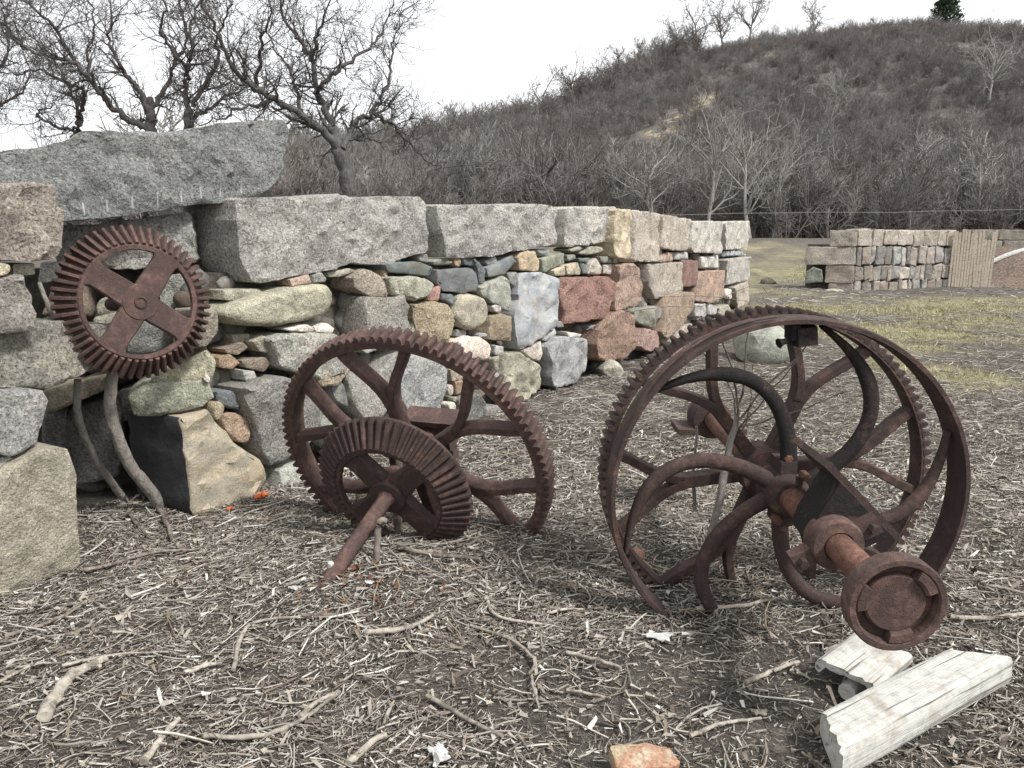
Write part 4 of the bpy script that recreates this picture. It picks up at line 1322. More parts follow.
# front bearing: sole plate, web, collar
dr = Matrix.Rotation(math.radians(-45), 3, 'Z')
mb = MB()
mb.box(dr @ Vector((-.02, .16, .225)), (.36, .024, .33), dr)
mb.build('sole_plate', RUST_DARK, gc, 25)
mb = MB()
for z0, z1 in ((.23, .39),):
    for (w0, w1) in ((.13, .085),):
        V = []
        for z in (z0, z1):
            for (x, y) in ((-w0, .147), (w0, .147), (w1, .0), (w1 * .6, -.06), (-w1 * .6, -.06), (-w1, .0)):
                q_ = dr @ Vector((x, y, 0))
                V.append((q_.x, q_.y, z))
        mb.add(V, [(5, 4, 3, 2, 1, 0), (6, 7, 8, 9, 10, 11)] + [(i, (i + 1) % 6, 6 + (i + 1) % 6, 6 + i) for i in range(6)])
mb.build('bearing_web', RUST_BLACK, gc, 25)
mb = MB()
mb.lathe([(.05, .35), (.084, .36), (.088, .37), (.088, .44), (.082, .452), (.05, .455)], 36)
mb.build('bearing_collar', RUST, gc, 35)
for s in (-1, 1):
    mb = MB()
    lr = Matrix.Rotation(math.radians(28), 3, 'Z')
    mb.box(lr @ Vector((s * .115, .0, .41)), (.075, .06, .05), lr)
    o = mb.build('cap_lug', RUST, gc, 25)
    mb = MB()
    mb.lathe([(0, .0), (.016, .0), (.016, .03), (0, .03)], 6)
    q_ = lr @ Vector((s * .125, .0, .435))
    mb.v = [(v[0] + q_.x, v[1] + q_.y, v[2] + q_.z) for v in mb.v]
    mb.build('nut', RUST_DARK, o, 25)
# coupling flange with three lugs
mb = MB()
F0 = .80
mb.lathe([(.052, F0 - .06), (.07, F0 - .055), (.075, F0 - .02), (.134, F0 - .012), (.138, F0), (.138, F0 + .045), (.134, F0 + .05), (.119, F0 + .05), (.114, F0 + .044),
          (.112, F0 + .012), (.088, F0 + .012), (.086, F0 + .03), (.08, F0 + .036), (.03, F0 + .034), (0, F0 + .038)], 56)
fl = mb.build('coupling_flange', RUST, gc, 30)
for a in (40, 168, 282):
    mb = MB()
    w = math.radians(20)
    mb.lathe([(.082, F0 + .012), (.118, F0 + .012), (.118, F0 + .042), (.112, F0 + .05), (.09, F0 + .05), (.082, F0 + .042)][::-1], 10, math.radians(a) - w, math.radians(a) + w, close=True)
    mb.build('coupling_lug', RUST, fl, 35)
# far bearing lying behind the gear
mb = MB()
mb.box((0, -.06, -1.25), (.36, .03, .2))
mb.build('rear_sole_plate', RUST, gc, 25)
mb = MB()
mb.lathe([(.05, -1.34), (.1, -1.33), (.105, -1.31), (.105, -1.19), (.1, -1.17), (.05, -1.16)], 28)
mb.box((0, -.03, -1.25), (.2, .06, .13))
mb.build('rear_bearing', RUST_DARK, gc, 35)
# casting bolted under the top of the rim
mb = MB()
mb.box((.03, .615, -.08), (.085, .08, .1), Matrix.Rotation(.12, 3, 'Z'), .85)
mb.box((-.012, .63, -.08), (.03, .06, .08))
br = mb.build('rim_bracket', RUST_BLACK, gc, 25)
mb = MB()
mb.tube([(-.02, .6, -.06), (-.06, .595, -.04), (-.075, .59, -.035)], [.01, .012, .02], 8)
mb.build('bracket_bolt', RUST_BLACK, br, 40)
# strips of the rim that have sprung loose
for (a0, a1, dr0, dr1, z, w) in ((98, 144, .003, .012, -.012, .012), (104, 140, .002, .008, -.06, .03)):
    mb = MB()
    path = [pol(.694 + dr0 + (dr1 - dr0) * math.sin(math.pi * i / 20), a0 + (a1 - a0) * i / 20) for i in range(21)]
    mb.band(path, .006, w, z, .001)
    mb.build('rim_strip', RUST, gc, 40)

LIMBS = {
 'A': [
  ([(-2.58,13.0,1.77),(-2.62,13.0,2.16),(-2.67,13.0,2.55),(-2.76,13.0,2.85),(-2.87,13.0,3.11)],0.19,0.13),
  ([(-2.75,13.0,2.88),(-3.02,12.81,3.09),(-3.24,12.62,3.28),(-3.51,12.44,3.44),(-3.79,12.25,3.58),(-4.0,12.06,3.77),(-4.1,11.88,4.1),(-4.18,11.69,4.41),(-4.28,11.5,4.78)],0.1,0.02),
  ([(-2.8,13.0,2.96),(-2.95,13.13,3.4),(-3.1,13.27,3.73),(-3.2,13.4,4.17),(-3.41,13.53,4.53),(-3.67,13.67,4.87),(-3.8,13.8,5.36)],0.09,0.02),
  ([(-2.66,13.0,2.78),(-2.55,13.14,3.13),(-2.48,13.29,3.27),(-2.27,13.43,3.41),(-2.09,13.57,3.75),(-2.0,13.71,4.11),(-1.98,13.86,4.53),(-1.86,14.0,4.87)],0.075,0.015),
  ([(-2.2,13.0,3.35),(-2.02,13.16,3.25),(-1.81,13.32,3.09),(-1.59,13.48,2.82),(-1.37,13.64,2.63),(-1.08,13.8,2.56)],0.05,0.012),
  ([(-3.03,13.0,3.68),(-2.81,13.24,3.99),(-2.61,13.48,4.22),(-2.29,13.72,4.5),(-2.1,13.96,4.86),(-1.96,14.2,5.31)],0.06,0.012),
  ([(-3.67,13.0,3.53),(-3.85,12.75,3.42),(-4.11,12.5,3.34),(-4.26,12.25,3.16),(-4.46,12.0,3.07)],0.05,0.012),
  ([(-3.11,13.0,4.09),(-2.96,12.83,4.38),(-2.85,12.67,4.62),(-2.6,12.5,4.99)],0.05,0.012),
  ([(-4.02,13.0,3.71),(-3.87,12.85,4.09),(-3.78,12.7,4.35),(-3.59,12.55,4.66),(-3.56,12.4,4.97)],0.05,0.012),
  ([(-3.33,13.0,3.34),(-3.42,13.15,3.71),(-3.54,13.3,4.03),(-3.8,13.45,4.37),(-3.94,13.6,4.7)],0.05,0.012),
 ],
 'B': [
  ([(-6.01,14.0,1.79),(-6.12,14.0,2.54),(-6.13,14.0,3.12),(-6.13,14.0,3.45),(-6.14,14.0,3.69)],0.17,0.1),
  ([(-6.1,14.0,3.36),(-6.22,13.9,3.8),(-6.36,13.8,4.0),(-6.45,13.7,4.23),(-6.53,13.6,4.55),(-6.39,13.5,4.83),(-6.41,13.4,5.25)],0.08,0.015),
  ([(-6.13,14.0,3.49),(-5.97,14.08,3.78),(-5.77,14.17,4.2),(-5.65,14.25,4.46),(-5.52,14.33,4.79),(-5.62,14.42,5.21),(-5.74,14.5,5.63)],0.07,0.015),
  ([(-6.15,14.0,3.2),(-6.45,13.88,3.35),(-6.75,13.75,3.65),(-6.87,13.62,3.91),(-7.01,13.5,4.15),(-7.37,13.38,4.27),(-7.69,13.25,4.35),(-7.84,13.12,4.66),(-7.85,13.0,4.99)],0.09,0.015),
  ([(-6.87,14.0,3.69),(-7.14,14.12,4.11),(-7.2,14.24,4.53),(-7.11,14.36,4.88),(-7.21,14.48,5.31),(-7.32,14.6,5.66)],0.05,0.012),
  ([(-7.27,14.0,4.25),(-7.45,13.85,4.61),(-7.53,13.7,4.88),(-7.83,13.55,5.14),(-7.82,13.4,5.32)],0.05,0.012),
 ],
 'C': [
  ([(-5.38,13.5,1.78),(-5.35,13.5,2.67),(-5.31,13.5,3.14),(-5.25,13.5,3.45)],0.14,0.1),
  ([(-5.26,13.5,3.38),(-5.34,13.58,3.78),(-5.3,13.67,4.1),(-5.24,13.75,4.51),(-5.28,13.83,4.83),(-5.12,13.92,5.24),(-5.05,14.0,5.49)],0.07,0.015),
  ([(-5.26,13.5,3.33),(-5.07,13.65,3.44),(-4.83,13.8,3.66),(-4.56,13.95,3.84),(-4.35,14.1,3.95)],0.055,0.012),
  ([(-5.21,13.5,3.53),(-4.94,13.38,3.82),(-4.66,13.26,4.18),(-4.64,13.14,4.45),(-4.37,13.02,4.78),(-4.25,12.9,5.13)],0.06,0.012),
  ([(-5.24,13.5,4.07),(-5.4,13.32,4.34),(-5.49,13.15,4.6),(-5.31,12.98,4.91),(-5.32,12.8,5.15)],0.05,0.012),
 ],
 'D': [
  ([(-8.43,15.0,1.81),(-8.23,15.0,2.62),(-7.98,15.0,3.11),(-7.9,15.0,3.36),(-7.84,15.0,3.58)],0.13,0.08),
  ([(-7.84,15.0,3.58),(-7.69,14.9,3.83),(-7.69,14.8,4.02),(-7.94,14.7,4.13),(-8.25,14.6,4.28),(-8.59,14.5,4.18),(-9.0,14.4,4.24)],0.06,0.012),
  ([(-7.9,15.0,3.32),(-8.28,15.1,3.37),(-8.65,15.2,3.56),(-8.77,15.3,3.68),(-8.55,15.4,3.82),(-8.44,15.5,4.01)],0.045,0.012),
  ([(-7.84,15.0,3.53),(-8.05,15.2,3.96),(-8.34,15.4,4.43),(-8.77,15.6,4.91),(-9.13,15.8,5.22),(-9.78,16.0,5.53)],0.05,0.012),
 ],
 'E': [
  ([(-10.93,16.0,1.83),(-10.7,16.0,2.88),(-10.41,16.0,3.63),(-10.25,16.0,4.09)],0.16,0.1),
  ([(-10.26,16.0,4.0),(-9.99,16.12,4.48),(-9.76,16.25,4.96),(-9.83,16.38,5.54),(-9.65,16.5,6.11)],0.06,0.012),
  ([(-10.34,16.0,3.72),(-9.97,16.12,3.93),(-9.62,16.25,4.19),(-9.46,16.38,4.58),(-9.64,16.5,5.02)],0.05,0.012),
 ],
}

# ---------------------------------------------------------------- bare trees
def segs_mesh(name, P0, P1, R0, R1, sides):
    P0, P1, R0, R1 = map(np.asarray, (P0, P1, R0, R1))
    n = len(P0)
    t = P1 - P0
    L = np.linalg.norm(t, axis=1, keepdims=True) + 1e-9
    t = t / L
    P1 = P1 + t * np.minimum(L * .08, R1[:, None])
    ref = np.where(np.abs(t[:, 2:3]) > 0.9, np.array([[1.0, 0, 0]]), np.array([[0, 0, 1.0]]))
    u = np.cross(t, ref)
    u /= np.linalg.norm(u, axis=1, keepdims=True)
    w = np.cross(u, t)
    V = np.zeros((n, 2 * sides, 3))
    for q in range(sides):
        a = 2 * math.pi * q / sides
        d = u * math.cos(a) + w * math.sin(a)
        V[:, q] = P0 + d * R0[:, None]
        V[:, sides + q] = P1 + d * R1[:, None]
    f = np.array([[q, (q + 1) % sides, sides + (q + 1) % sides, sides + q] for q in range(sides)])
    F = (f[None] + (np.arange(n) * 2 * sides)[:, None, None]).reshape(-1, 4)
    return V.reshape(-1, 3), F


class Grower:
    def __init__(self, seed):
        self.r = random.Random(seed)
        self.s = []

    def vec(self, k=1.0):
        r = self.r
        return Vector((r.gauss(0, k), r.gauss(0, k), r.gauss(0, k)))

    def grow(self, p, d, length, rad, level, wander, tip=0.25, lift=0.08, kids=(4, 6), maxlev=4, rmin=0.004, ratio=(.35, .6), nseg=None):
        r = self.r
        n = nseg or max(3, int(6 - level))
        st = length / n
        d = d.normalized()
        pts = [p.copy()]
        dirs = []
        for i in range(n):
            d = (d + self.vec(wander * .55) + Vector((0, 0, lift))).normalized()
            q = p + d * st
            r0 = max(rmin, rad * (1 - (1 - tip) * i / n))
            r1 = max(rmin, rad * (1 - (1 - tip) * (i + 1) / n))
            self.s.append((p.copy(), q.copy(), r0, r1))
            p = q
            pts.append(p.copy())
            dirs.append(d.copy())
        if level < maxlev:
            for c in range(r.randint(*kids)):
                i = r.randint(0 if level else 1, n - 1) if c else n - 1
                f = r.random()
                b = pts[i].lerp(pts[i + 1], f)
                side = self.vec(1.0)
                side = (side - dirs[i] * side.dot(dirs[i])).normalized()
                nd = (dirs[i] * r.uniform(.35, 1.0) + side * r.uniform(.5, 1.1)).normalized()
                rr = max(rmin, rad * (1 - (1 - tip) * (i + f) / n) * r.uniform(.45, .72))
                self.grow(b, nd, length * r.uniform(*ratio), rr, level + 1, wander, tip, lift, kids, maxlev, rmin, ratio)

    def along(self, pts, r0, r1, every, length, level, **kw):
        """twigs springing from a guided limb"""
        r = self.r
        n = len(pts)
        for i in range(n - 1):
            a, b = pts[i], pts[i + 1]
            f = i / (n - 1)
            ra = r0 + (r1 - r0) * f
            m = (b - a).length / every
            k = int(m) + (1 if r.random() < m - int(m) else 0)
            for _ in range(k):
                t = (b - a).normalized()
                side = self.vec(1.0)
                side = (side - t * side.dot(t)).normalized()
                nd = (t * r.uniform(.2, .8) + side + Vector((0, 0, .25))).normalized()
                self.grow(a.lerp(b, r.random()), nd, length * r.uniform(.5, 1.25), min(ra * .55, .03) * r.uniform(.6, 1), level, **kw)
        t = (pts[-1] - pts[-2]).normalized()
        self.grow(pts[-1], t, length * 1.3, r1, level, **kw)

    def mesh(self, name, split=0.03):
        A = np.array([(*a, *b, r0, r1) for a, b, r0, r1 in self.s])
        out, base = [], 0
        VV_, FF_ = [], []
        for m, sides in ((A[:, 6] >= split, 7), (A[:, 6] < split, 3)):
            if m.sum() == 0:
                continue
            B = A[m]
            v, f = segs_mesh(name, B[:, :3], B[:, 3:6], B[:, 6], B[:, 7], sides)
            VV_.append(v); FF_.append(f + base)
            base += len(v)
        return np_mesh(name, np.concatenate(VV_), np.concatenate(FF_), smooth=True)


NEAR_TREES = {
    'A': 'gnarled bare tree whose trunk rises behind the wall right of the granite slab',
    'B': 'bare tree with forked limbs rising behind the middle of the granite slab',
    'C': 'slim bare tree with upright limbs behind the right half of the slab',
    'D': 'crooked bare tree behind the left half of the granite slab',
    'E': 'bare tree cut off by the left edge of the picture',
}
for key, limbs in LIMBS.items():
    base = Vector(limbs[0][0][0])
    root = thing('bare_tree', NEAR_TREES[key], 'tree', (base.x + .1, base.y, 0), 'bare trees behind the wall')
    inv = Matrix.Translation((-(base.x + .1), -base.y, 0))
    g = Grower(ord(key) * 3)
    limb_mb = MB()
    for i, (pts, r0, r1) in enumerate(limbs):
        ctrl = [Vector(p) for p in pts]
        if i == 0:
            ctrl = [Vector((base.x + .1, base.y, -.1)), Vector((base.x + .05, base.y, base.z * .55))] + ctrl
        # knots and kinks along each limb
        path = smooth_path(ctrl, 5)
        path = [p + g.vec(.018) for p in path]
        if i == 0:
            mb = MB()
            n = len(path)
            mb.tube(path, [.72 * (r0 * 1.2 + (r1 - r0 * 1.2) * j / (n - 1)) * (1.25 if j == 0 else 1) * g.r.uniform(.93, 1.08) for j in range(n)], 12)
            o = mb.build('trunk', BARK, root, 60)
            o.matrix_parent_inverse = inv
        else:
            n = len(path)
            limb_mb.tube(path, [(r0 + (r1 - r0) * j / (n - 1)) * .68 * g.r.uniform(.9, 1.1) for j in range(n)], 8)
            g.along(path, r0 * .65, r1, .11, .62, 2, wander=.42, tip=.35, lift=.07, kids=(4, 6), maxlev=4, rmin=.003, ratio=(.4, .72))
    o = link_mesh('crown', g.mesh('crown'), root, BARK)
    o.matrix_parent_inverse = inv
    o = limb_mb.build('limbs', BARK, root, 60)
    o.matrix_parent_inverse = inv

# ---------------------------------------------------------------- brushwood on the hill
protos = bpy.data.collections.new('brush_shapes')
for i in range(7):
    g = Grower(200 + i)
    stems = g.r.randint(4, 8)
    for s in range(stems):
        a = g.r.uniform(0, 6.28)
        d = Vector((math.cos(a) * .55, math.sin(a) * .55, 1.0))
        g.grow(Vector((math.cos(a) * .25, math.sin(a) * .25, -.1)), d, g.r.uniform(1.1, 1.9), 0.035, 1, wander=.26, tip=.4, lift=.12, kids=(5, 8), maxlev=3, rmin=.008, ratio=(.4, .65), nseg=5)
    me = g.mesh('brush', .001)
    me.materials.append(BARK_FAR)
    protos.objects.link(bpy.data.objects.new('brush_shape', me))

for i in range(4):                                       # slender trees of the wood on the lower slope
    g = Grower(260 + i)
    for s in range(g.r.randint(1, 2)):
        hh = g.r.uniform(1.7, 2.5)
        p = Vector((g.r.uniform(-.3, .3), g.r.uniform(-.3, .3), -.1))
        g.grow(p, Vector((g.r.gauss(0, .1), g.r.gauss(0, .1), 1)), hh, .045, 1, wander=.13, tip=.25, lift=.12, kids=(13, 17), maxlev=3, rmin=.008, ratio=(.2, .4), nseg=9)
    me = g.mesh('brush', .001)
    me.materials.append(BARK_TREES)
    protos.objects.link(bpy.data.objects.new('brush_shape', me))

n = 30000
hyy = 46 + (RIDGE + 14 - 46) * rng.random(n) ** 0.75
hxx = rng.uniform(-0.8, 0.8, n) * hyy
keep = np.ones(n, bool)
for cx, cy, rx, ry in SCARS:
    d = ((hxx - cx) / (rx * 1.1)) ** 2 + ((hyy - cy) / (ry * 1.1)) ** 2
    keep &= ~((d < 1) & (rng.random(n) < .9))
den = 0.5 + 0.5 * wob(hxx, hyy, 0.17, 4.0)
keep &= rng.random(n) < (0.25 + 0.75 * den)
hxx, hyy = hxx[keep], hyy[keep]
hzz = hill_z(hxx, hyy)
n = len(hxx)
foot = np.exp(-((hyy - 46) / 13) ** 2)
left = np.clip((0.12 - hxx / hyy) / .3, 0, 1)
crest = np.exp(-((hyy - RIDGE + 4) / 9) ** 2) * (hxx / hyy < .22)
size = rng.uniform(0.32, 0.85, n) * (1 + 1.0 * foot + .5 * left + .9 * crest) * np.where(rng.random(n) < .12, 1.5, 1.0)
bme = bpy.data.meshes.new('brushwood')
bme.vertices.add(n)
bme.vertices.foreach_set('co', np.stack([hxx, hyy, hzz], 1).astype(np.float32).ravel())
a1 = bme.attributes.new('size', 'FLOAT', 'POINT'); a1.data.foreach_set('value', size.astype(np.float32))
a2 = bme.attributes.new('turn', 'FLOAT_VECTOR', 'POINT')
a2.data.foreach_set('vector', np.stack([rng.normal(0, .08, n), rng.normal(0, .08, n), rng.uniform(0, 6.28, n)], 1).astype(np.float32).ravel())
a3 = bme.attributes.new('pick', 'INT', 'POINT'); a3.data.foreach_set('value', np.where(rng.random(n) < .08 + .2 * left + .3 * foot + .35 * crest, rng.integers(7, 11, n), rng.integers(0, 7, n)).astype(np.int32))
bob = link_mesh('brushwood', bme)
stuff(bob, 'leafless grey brown thicket covering the whole hillside', 'brushwood')
ng = bpy.data.node_groups.new('scatter_brush', 'GeometryNodeTree')
ng.interface.new_socket('Geometry', in_out='INPUT', socket_type='NodeSocketGeometry')
ng.interface.new_socket('Geometry', in_out='OUTPUT', socket_type='NodeSocketGeometry')
gi, go = ng.nodes.new('NodeGroupInput'), ng.nodes.new('NodeGroupOutput')
ci = ng.nodes.new('GeometryNodeCollectionInfo')
ci.inputs['Collection'].default_value = protos
ci.inputs['Separate Children'].default_value = True
ci.inputs['Reset Children'].default_value = True
ip = ng.nodes.new('GeometryNodeInstanceOnPoints')
ip.inputs['Pick Instance'].default_value = True


def named(nm, typ):
    x = ng.nodes.new('GeometryNodeInputNamedAttribute')
    x.data_type = typ
    x.inputs['Name'].default_value = nm
    return x.outputs['Attribute']


ng.links.new(gi.outputs[0], ip.inputs['Points'])
ng.links.new(ci.outputs[0], ip.inputs['Instance'])
ng.links.new(named('pick', 'INT'), ip.inputs['Instance Index'])
ng.links.new(named('turn', 'FLOAT_VECTOR'), ip.inputs['Rotation'])
ng.links.new(named('size', 'FLOAT'), ip.inputs['Scale'])
ng.links.new(ip.outputs[0], go.inputs[0])
bob.modifiers.new('scatter', 'NODES').node_group = ng

# ---------------------------------------------------------------- single trees one can tell apart on the hill
HILL_TREES = [
    # x/y, y, height, pale, spread, label
    (0.176, 46.2, 6.8, 1, 1.4, 'pale low spreading tree at the foot of the hill above the upright cap block'),
    (0.245, 46.3, 8.2, 1, .8, 'pale straight-trunked tree at the foot of the hill behind the wall end'),
    (0.297, 45.8, 8.4, 1, .7, 'pale twin-stemmed tree just right of the wall end'),
    (0.325, 46.2, 6.4, 1, .6, 'thin pale sapling right of the twin-stemmed tree'),
    (0.095, 50.0, 7.0, 0, 1.0, 'grey bare tree behind the middle cap blocks'),
    (0.02, 49.0, 7.5, 0, 1.0, 'grey bare tree behind the second cap block'),
    (-0.06, 50.0, 7.5, 0, 1.1, 'grey bare tree right of the gnarled tree'),
    (0.575, 84.0, 9.0, 1, .9, 'tall pale tree high on the right side of the hill'),
    (0.505, 62.0, 5.5, 1, 1.2, 'pale contorted tree low on the right of the hill'),
    (0.385, 78.0, 6.5, 1, 1.0, 'pale tree on the middle of the slope right of the sandy scar'),
    (0.555, 66.0, 5.5, 0, 1.0, 'grey tree below the tall pale tree'),
    (0.62, 58.0, 5.0, 1, 1.0, 'pale little tree at the right edge low on the hill'),
    (0.195, 122.0, 8.5, 0, 1.0, 'leftmost of the bare trees on the skyline above the scar'),
    (0.222, 124.0, 9.0, 0, .9, 'second bare skyline tree from the left above the scar'),
    (0.252, 126.0, 9.5, 0, .7, 'tall narrow bare tree on the skyline'),
    (0.282, 127.0, 9.5, 0, .7, 'tall bare tree rightmost of the skyline group'),
    (0.36, 129.0, 6.5, 0, .8, 'lone small bare tree on the skyline left of the summit'),
    (0.115, 116.0, 8.5, 0, 1.1, 'rounded bare tree on the lower left skyline'),
    (0.03, 112.0, 8.0, 0, 1.1, 'bare tree at the left foot of the skyline'),
    (0.075, 115.0, 8.5, 0, 1.1, 'bare tree on the skyline between the two left ones'),
]
for i, (rx, yy, hh, pale, spread, label) in enumerate(HILL_TREES):
    xx = rx * yy
    zz = float(hill_z(xx, yy))
    root = thing('hill_tree', label, 'tree', (xx, yy, zz - .1), 'bare trees on the hill')
    g = Grower(500 + i)
    rad = hh * .0135 + (.03 if yy > 100 else .0)
    rm = .008 * yy / 50
    trunk = [Vector((0, 0, 0))]
    d = Vector((g.r.gauss(0, .08), g.r.gauss(0, .08), 1))
    for q in range(6):
        d = (d + g.vec(.1) * Vector((1, 1, .2)) + Vector((0, 0, .12))).normalized()
        trunk.append(trunk[-1] + d * hh * .1)
    mb = MB()
    mb.tube(trunk, [rad * (1.15 - .11 * q) for q in range(7)], 7)
    mat = BARK_PALE if pale else BARK_FAR
    mb.build('trunk', mat, root, 60)
    for q in range(11):
        a = q * 2.4 + g.r.uniform(-.4, .4)
        f = g.r.uniform(.3, 1.0)
        k_ = min(5, int(f * 6))
        b = trunk[k_].lerp(trunk[k_ + 1], f * 6 - k_)
        d = Vector((math.cos(a) * spread, math.sin(a) * spread, g.r.uniform(.6, 1.3)))
        g.grow(b, d, hh * g.r.uniform(.26, .42), rad * .5, 2, wander=.3, tip=.35, lift=.1, kids=(4, 6), maxlev=4, rmin=rm, ratio=(.38, .6), nseg=5)
    link_mesh('crown', g.mesh('crown', .001), root, mat)

# the one evergreen on the summit
xx, yy = 0.513 * 129, 129.0
zz = float(hill_z(xx, yy))
root = thing('evergreen_tree', 'small dark green conifer alone on the summit of the hill', 'tree', (xx, yy, zz))
mb = MB()
mb.tube([(0, 0, -.2), (.1, 0, 2.5), (0, .1, 5.6)], [.22, .16, .04], 8)
mb.build('trunk', BARK_FAR, root, 60)
n = 5200
h = rng.random(n) ** 0.8
rad = (2.4 * (1 - h) ** .6 + .25) * np.sqrt(rng.random(n)) * (1 + .22 * np.sin(h * 30))
a = rng.uniform(0, 6.28, n)
ctr = np.stack([rad * np.cos(a), rad * np.sin(a), 0.9 + h * 5.0], 1)
V = (ctr[:, None] + rng.normal(0, .13, (n, 3, 3)))
cc = np.array([(0.028, 0.05, 0.024)]) * rng.uniform(.6, 1.6, (n, 1))
link_mesh('crown', np_mesh('crown', V.reshape(-1, 3), np.arange(3 * n).reshape(-1, 3), np.repeat(cc, 3, axis=0)), root, GRASS)

# ---------------------------------------------------------------- second wall, farther right
def gzf(x, y):
    return float(ground_z(x, y))


wall2 = thing('far_stone_wall', 'lower stone wall with squared granite ends beyond the pulley, at the right', 'wall', (8.95, 20.6, 0))
w2i = Matrix.Translation((-8.95, -20.6, 0))
corner = Vector((8.85, 20.6, 0))
endf = (corner, Vector((-0.93, 0.36, 0)))            # runs left and back from the corner
FRAMES['E2'] = (corner + Vector((-0.93, 0.36, 0)) * 1.7, Vector((0.93, -0.36, 0)))
FRAMES['F2'] = (corner, Vector((0.955, 0.296, 0)))


def put(nm, fr, poly, col, mt, rnd, proud, dep, seed, host, inv, step=.12):
    me = stone_mesh(nm, poly, fr, rnd, proud, dep, seed, step)
    o = link_mesh(nm, me, host, M[mt], col)
    o.matrix_parent_inverse = inv
    return o


def rect(x0, x1, z0, z1):
    return [(x0, z0), (x1, z0), (x1, z1), (x0, z1)]


Z0 = -0.05
GCOL = (0.47, 0.425, 0.375)
put('end_block', 'E2', rect(1.05, 1.7, 1.13, 1.55), GCOL, 'g', 0, .02, .55, 401, wall2, w2i)
put('end_block', 'E2', rect(0.48, 1.7, 0.66, 1.12), GCOL, 'g', 0, .04, .5, 402, wall2, w2i)
put('end_block', 'E2', rect(1.0, 1.7, 0.2, 0.65), (.4, .345, .3), 'g', 0, .03, .5, 403, wall2, w2i)
put('stone', 'E2', [(.5, .16), (.95, .2), (.92, .52), (.7, .6), (.52, .45)], (.26, .27, .23), 'f', .2, .05, .4, 404, wall2, w2i)
put('end_block', 'E2', rect(1.1, 1.7, -.25, 0.19), (.38, .33, .29), 'g', 0, .02, .5, 405, wall2, w2i)
r = np.random.default_rng(77)
x = 0.02
i = 410
while x < 3.15:                                       # cap course
    w = r.uniform(.24, .5)
    put('cap_block', 'F2', rect(x, min(x + w, 3.2), 1.15 + r.normal(0, .015), 1.55 + r.normal(0, .012)), tuple(np.array((.56, .51, .455)) * r.uniform(.88, 1.1)), 'g', 0, r.uniform(0, .04), .5, i, wall2, w2i, .15)
    x += w + .015
    i += 1
cols = [(.44, .40, .35), (.39, .35, .305), (.35, .345, .33), (.37, .31, .27), (.32, .305, .285), (.47, .445, .41), (.33, .32, .3), (.38, .34, .3)]
for (z0, z1) in ((.66, 1.13), (.26, .64), (-.2, .24)):
    x = 0.02
    while x < 3.15:
        w = r.uniform(.1, .3)
        a, b = r.normal(0, .03, 2)
        poly = [(x, z0 + a), (min(x + w, 3.2), z0 + b), (min(x + w, 3.2) + r.normal(0, .015), z1 + r.normal(0, .03)), (x + r.normal(0, .015), z1 + r.normal(0, .03))]
        put('stone', 'F2', poly, tuple(np.array(cols[r.integers(len(cols))]) * r.uniform(.8, 1.1)), 'gf'[r.integers(2)], r.choice([.1, .2, .4]), r.uniform(0, .05), .35, i, wall2, w2i, .15)
        x += w + .02
        i += 1
mb = MB()
c0 = corner
fe = Vector((0.955, 0.296, 0)); ee = Vector((-0.93, 0.36, 0))
pp = [c0 + fe * .1 + ee * .1 + Vector((0, .12, 0)), c0 + fe * 3.2 + Vector((-.05, .15, 0)), c0 + fe * 3.2 + Vector((-.2, .6, 0)), c0 + ee * 1.1 + Vector((.1, .5, 0)), c0 + ee * .6 + Vector((.05, .18, 0))]
prism(mb, [(p.x, p.y) for p in pp], -.3, 1.18)
o = mb.build('rubble_core', CORE, wall2, None)
o.matrix_parent_inverse = w2i

# lath fence at its end
LATH = wood_material('lath_wood', (0.36, 0.31, 0.255), (0.2, 0.165, 0.13), (0, math.radians(90), 0))
fence = thing('lath_fence', 'weathered upright lath fence at the end of the far wall', 'fence', (12.0, 21.4, 0))
for q in range(15):
    x_, y_ = 11.75 + q * .085, 21.35 + q * .012
    zt = 1.53 + random.gauss(0, .04) - (.25 if q in (11, 12) else 0)
    mb = MB()
    rot = Matrix.Rotation(random.gauss(0, .025), 3, 'Y')
    mb.box((x_ - 12.0, y_ - 21.4, (zt - .1) / 2), (.062, .016, zt + .1), rot)
    mb.build('lath', LATH, fence, None)
for z_ in (.35, .85, 1.35):
    mb = MB()
    mb.tube([(11.7 - 12, 21.36 - 21.4, z_), (13.05 - 12, 21.54 - 21.4, z_)], [.004, .004], 5)
    mb.build('binding_wire', RUST_DARK, fence)

# third wall behind the fence and the slope of brown gravel in front of it
wall3 = thing('dark_stone_wall', 'dark low stone wall behind the lath fence at the right edge', 'wall', (15.5, 26.0, 0))
w3i = Matrix.Translation((-15.5, -26.0, 0))
FRAMES['G3'] = (Vector((14.6, 25.5, .25)), Vector((0.98, 0.2, 0)))
i = 600
for z0, z1, w0, w1 in ((1.0, 1.32, 1.0, 1.8), (.6, .98, .7, 1.3), (.2, .58, .7, 1.4)):
    x = 0
    while x < 6:
        w = r.uniform(w0, w1)
        put('stone', 'G3', rect(x, x + w, z0, z1), tuple(np.array((.26, .24, .21)) * r.uniform(.8, 1.15)), 'g', .1, r.uniform(-.02, .05), .5, i, wall3, w3i, .2)
        x += w + .03
        i += 1
mb = MB()
prism(mb, [(14.7, 25.75), (20.4, 26.9), (20.3, 27.2), (14.6, 26.1)], -.2, 1.3)
o = mb.build('rubble_core', CORE, wall3, None)
o.matrix_parent_inverse = w3i

k = Nodes('gravel_bank')
GRAVEL = k.finish(k.ramp(k.noise(16, 5, .75), [(.35, (.09, .065, .05)), (.5, (.17, .125, .1)), (.66, (.34, .28, .23))]), .95, k.noise(18, 5, .7), 1.0, .06)
bx, by = np.meshgrid(np.linspace(12.9, 22, 60), np.linspace(20.6, 25.6, 40))


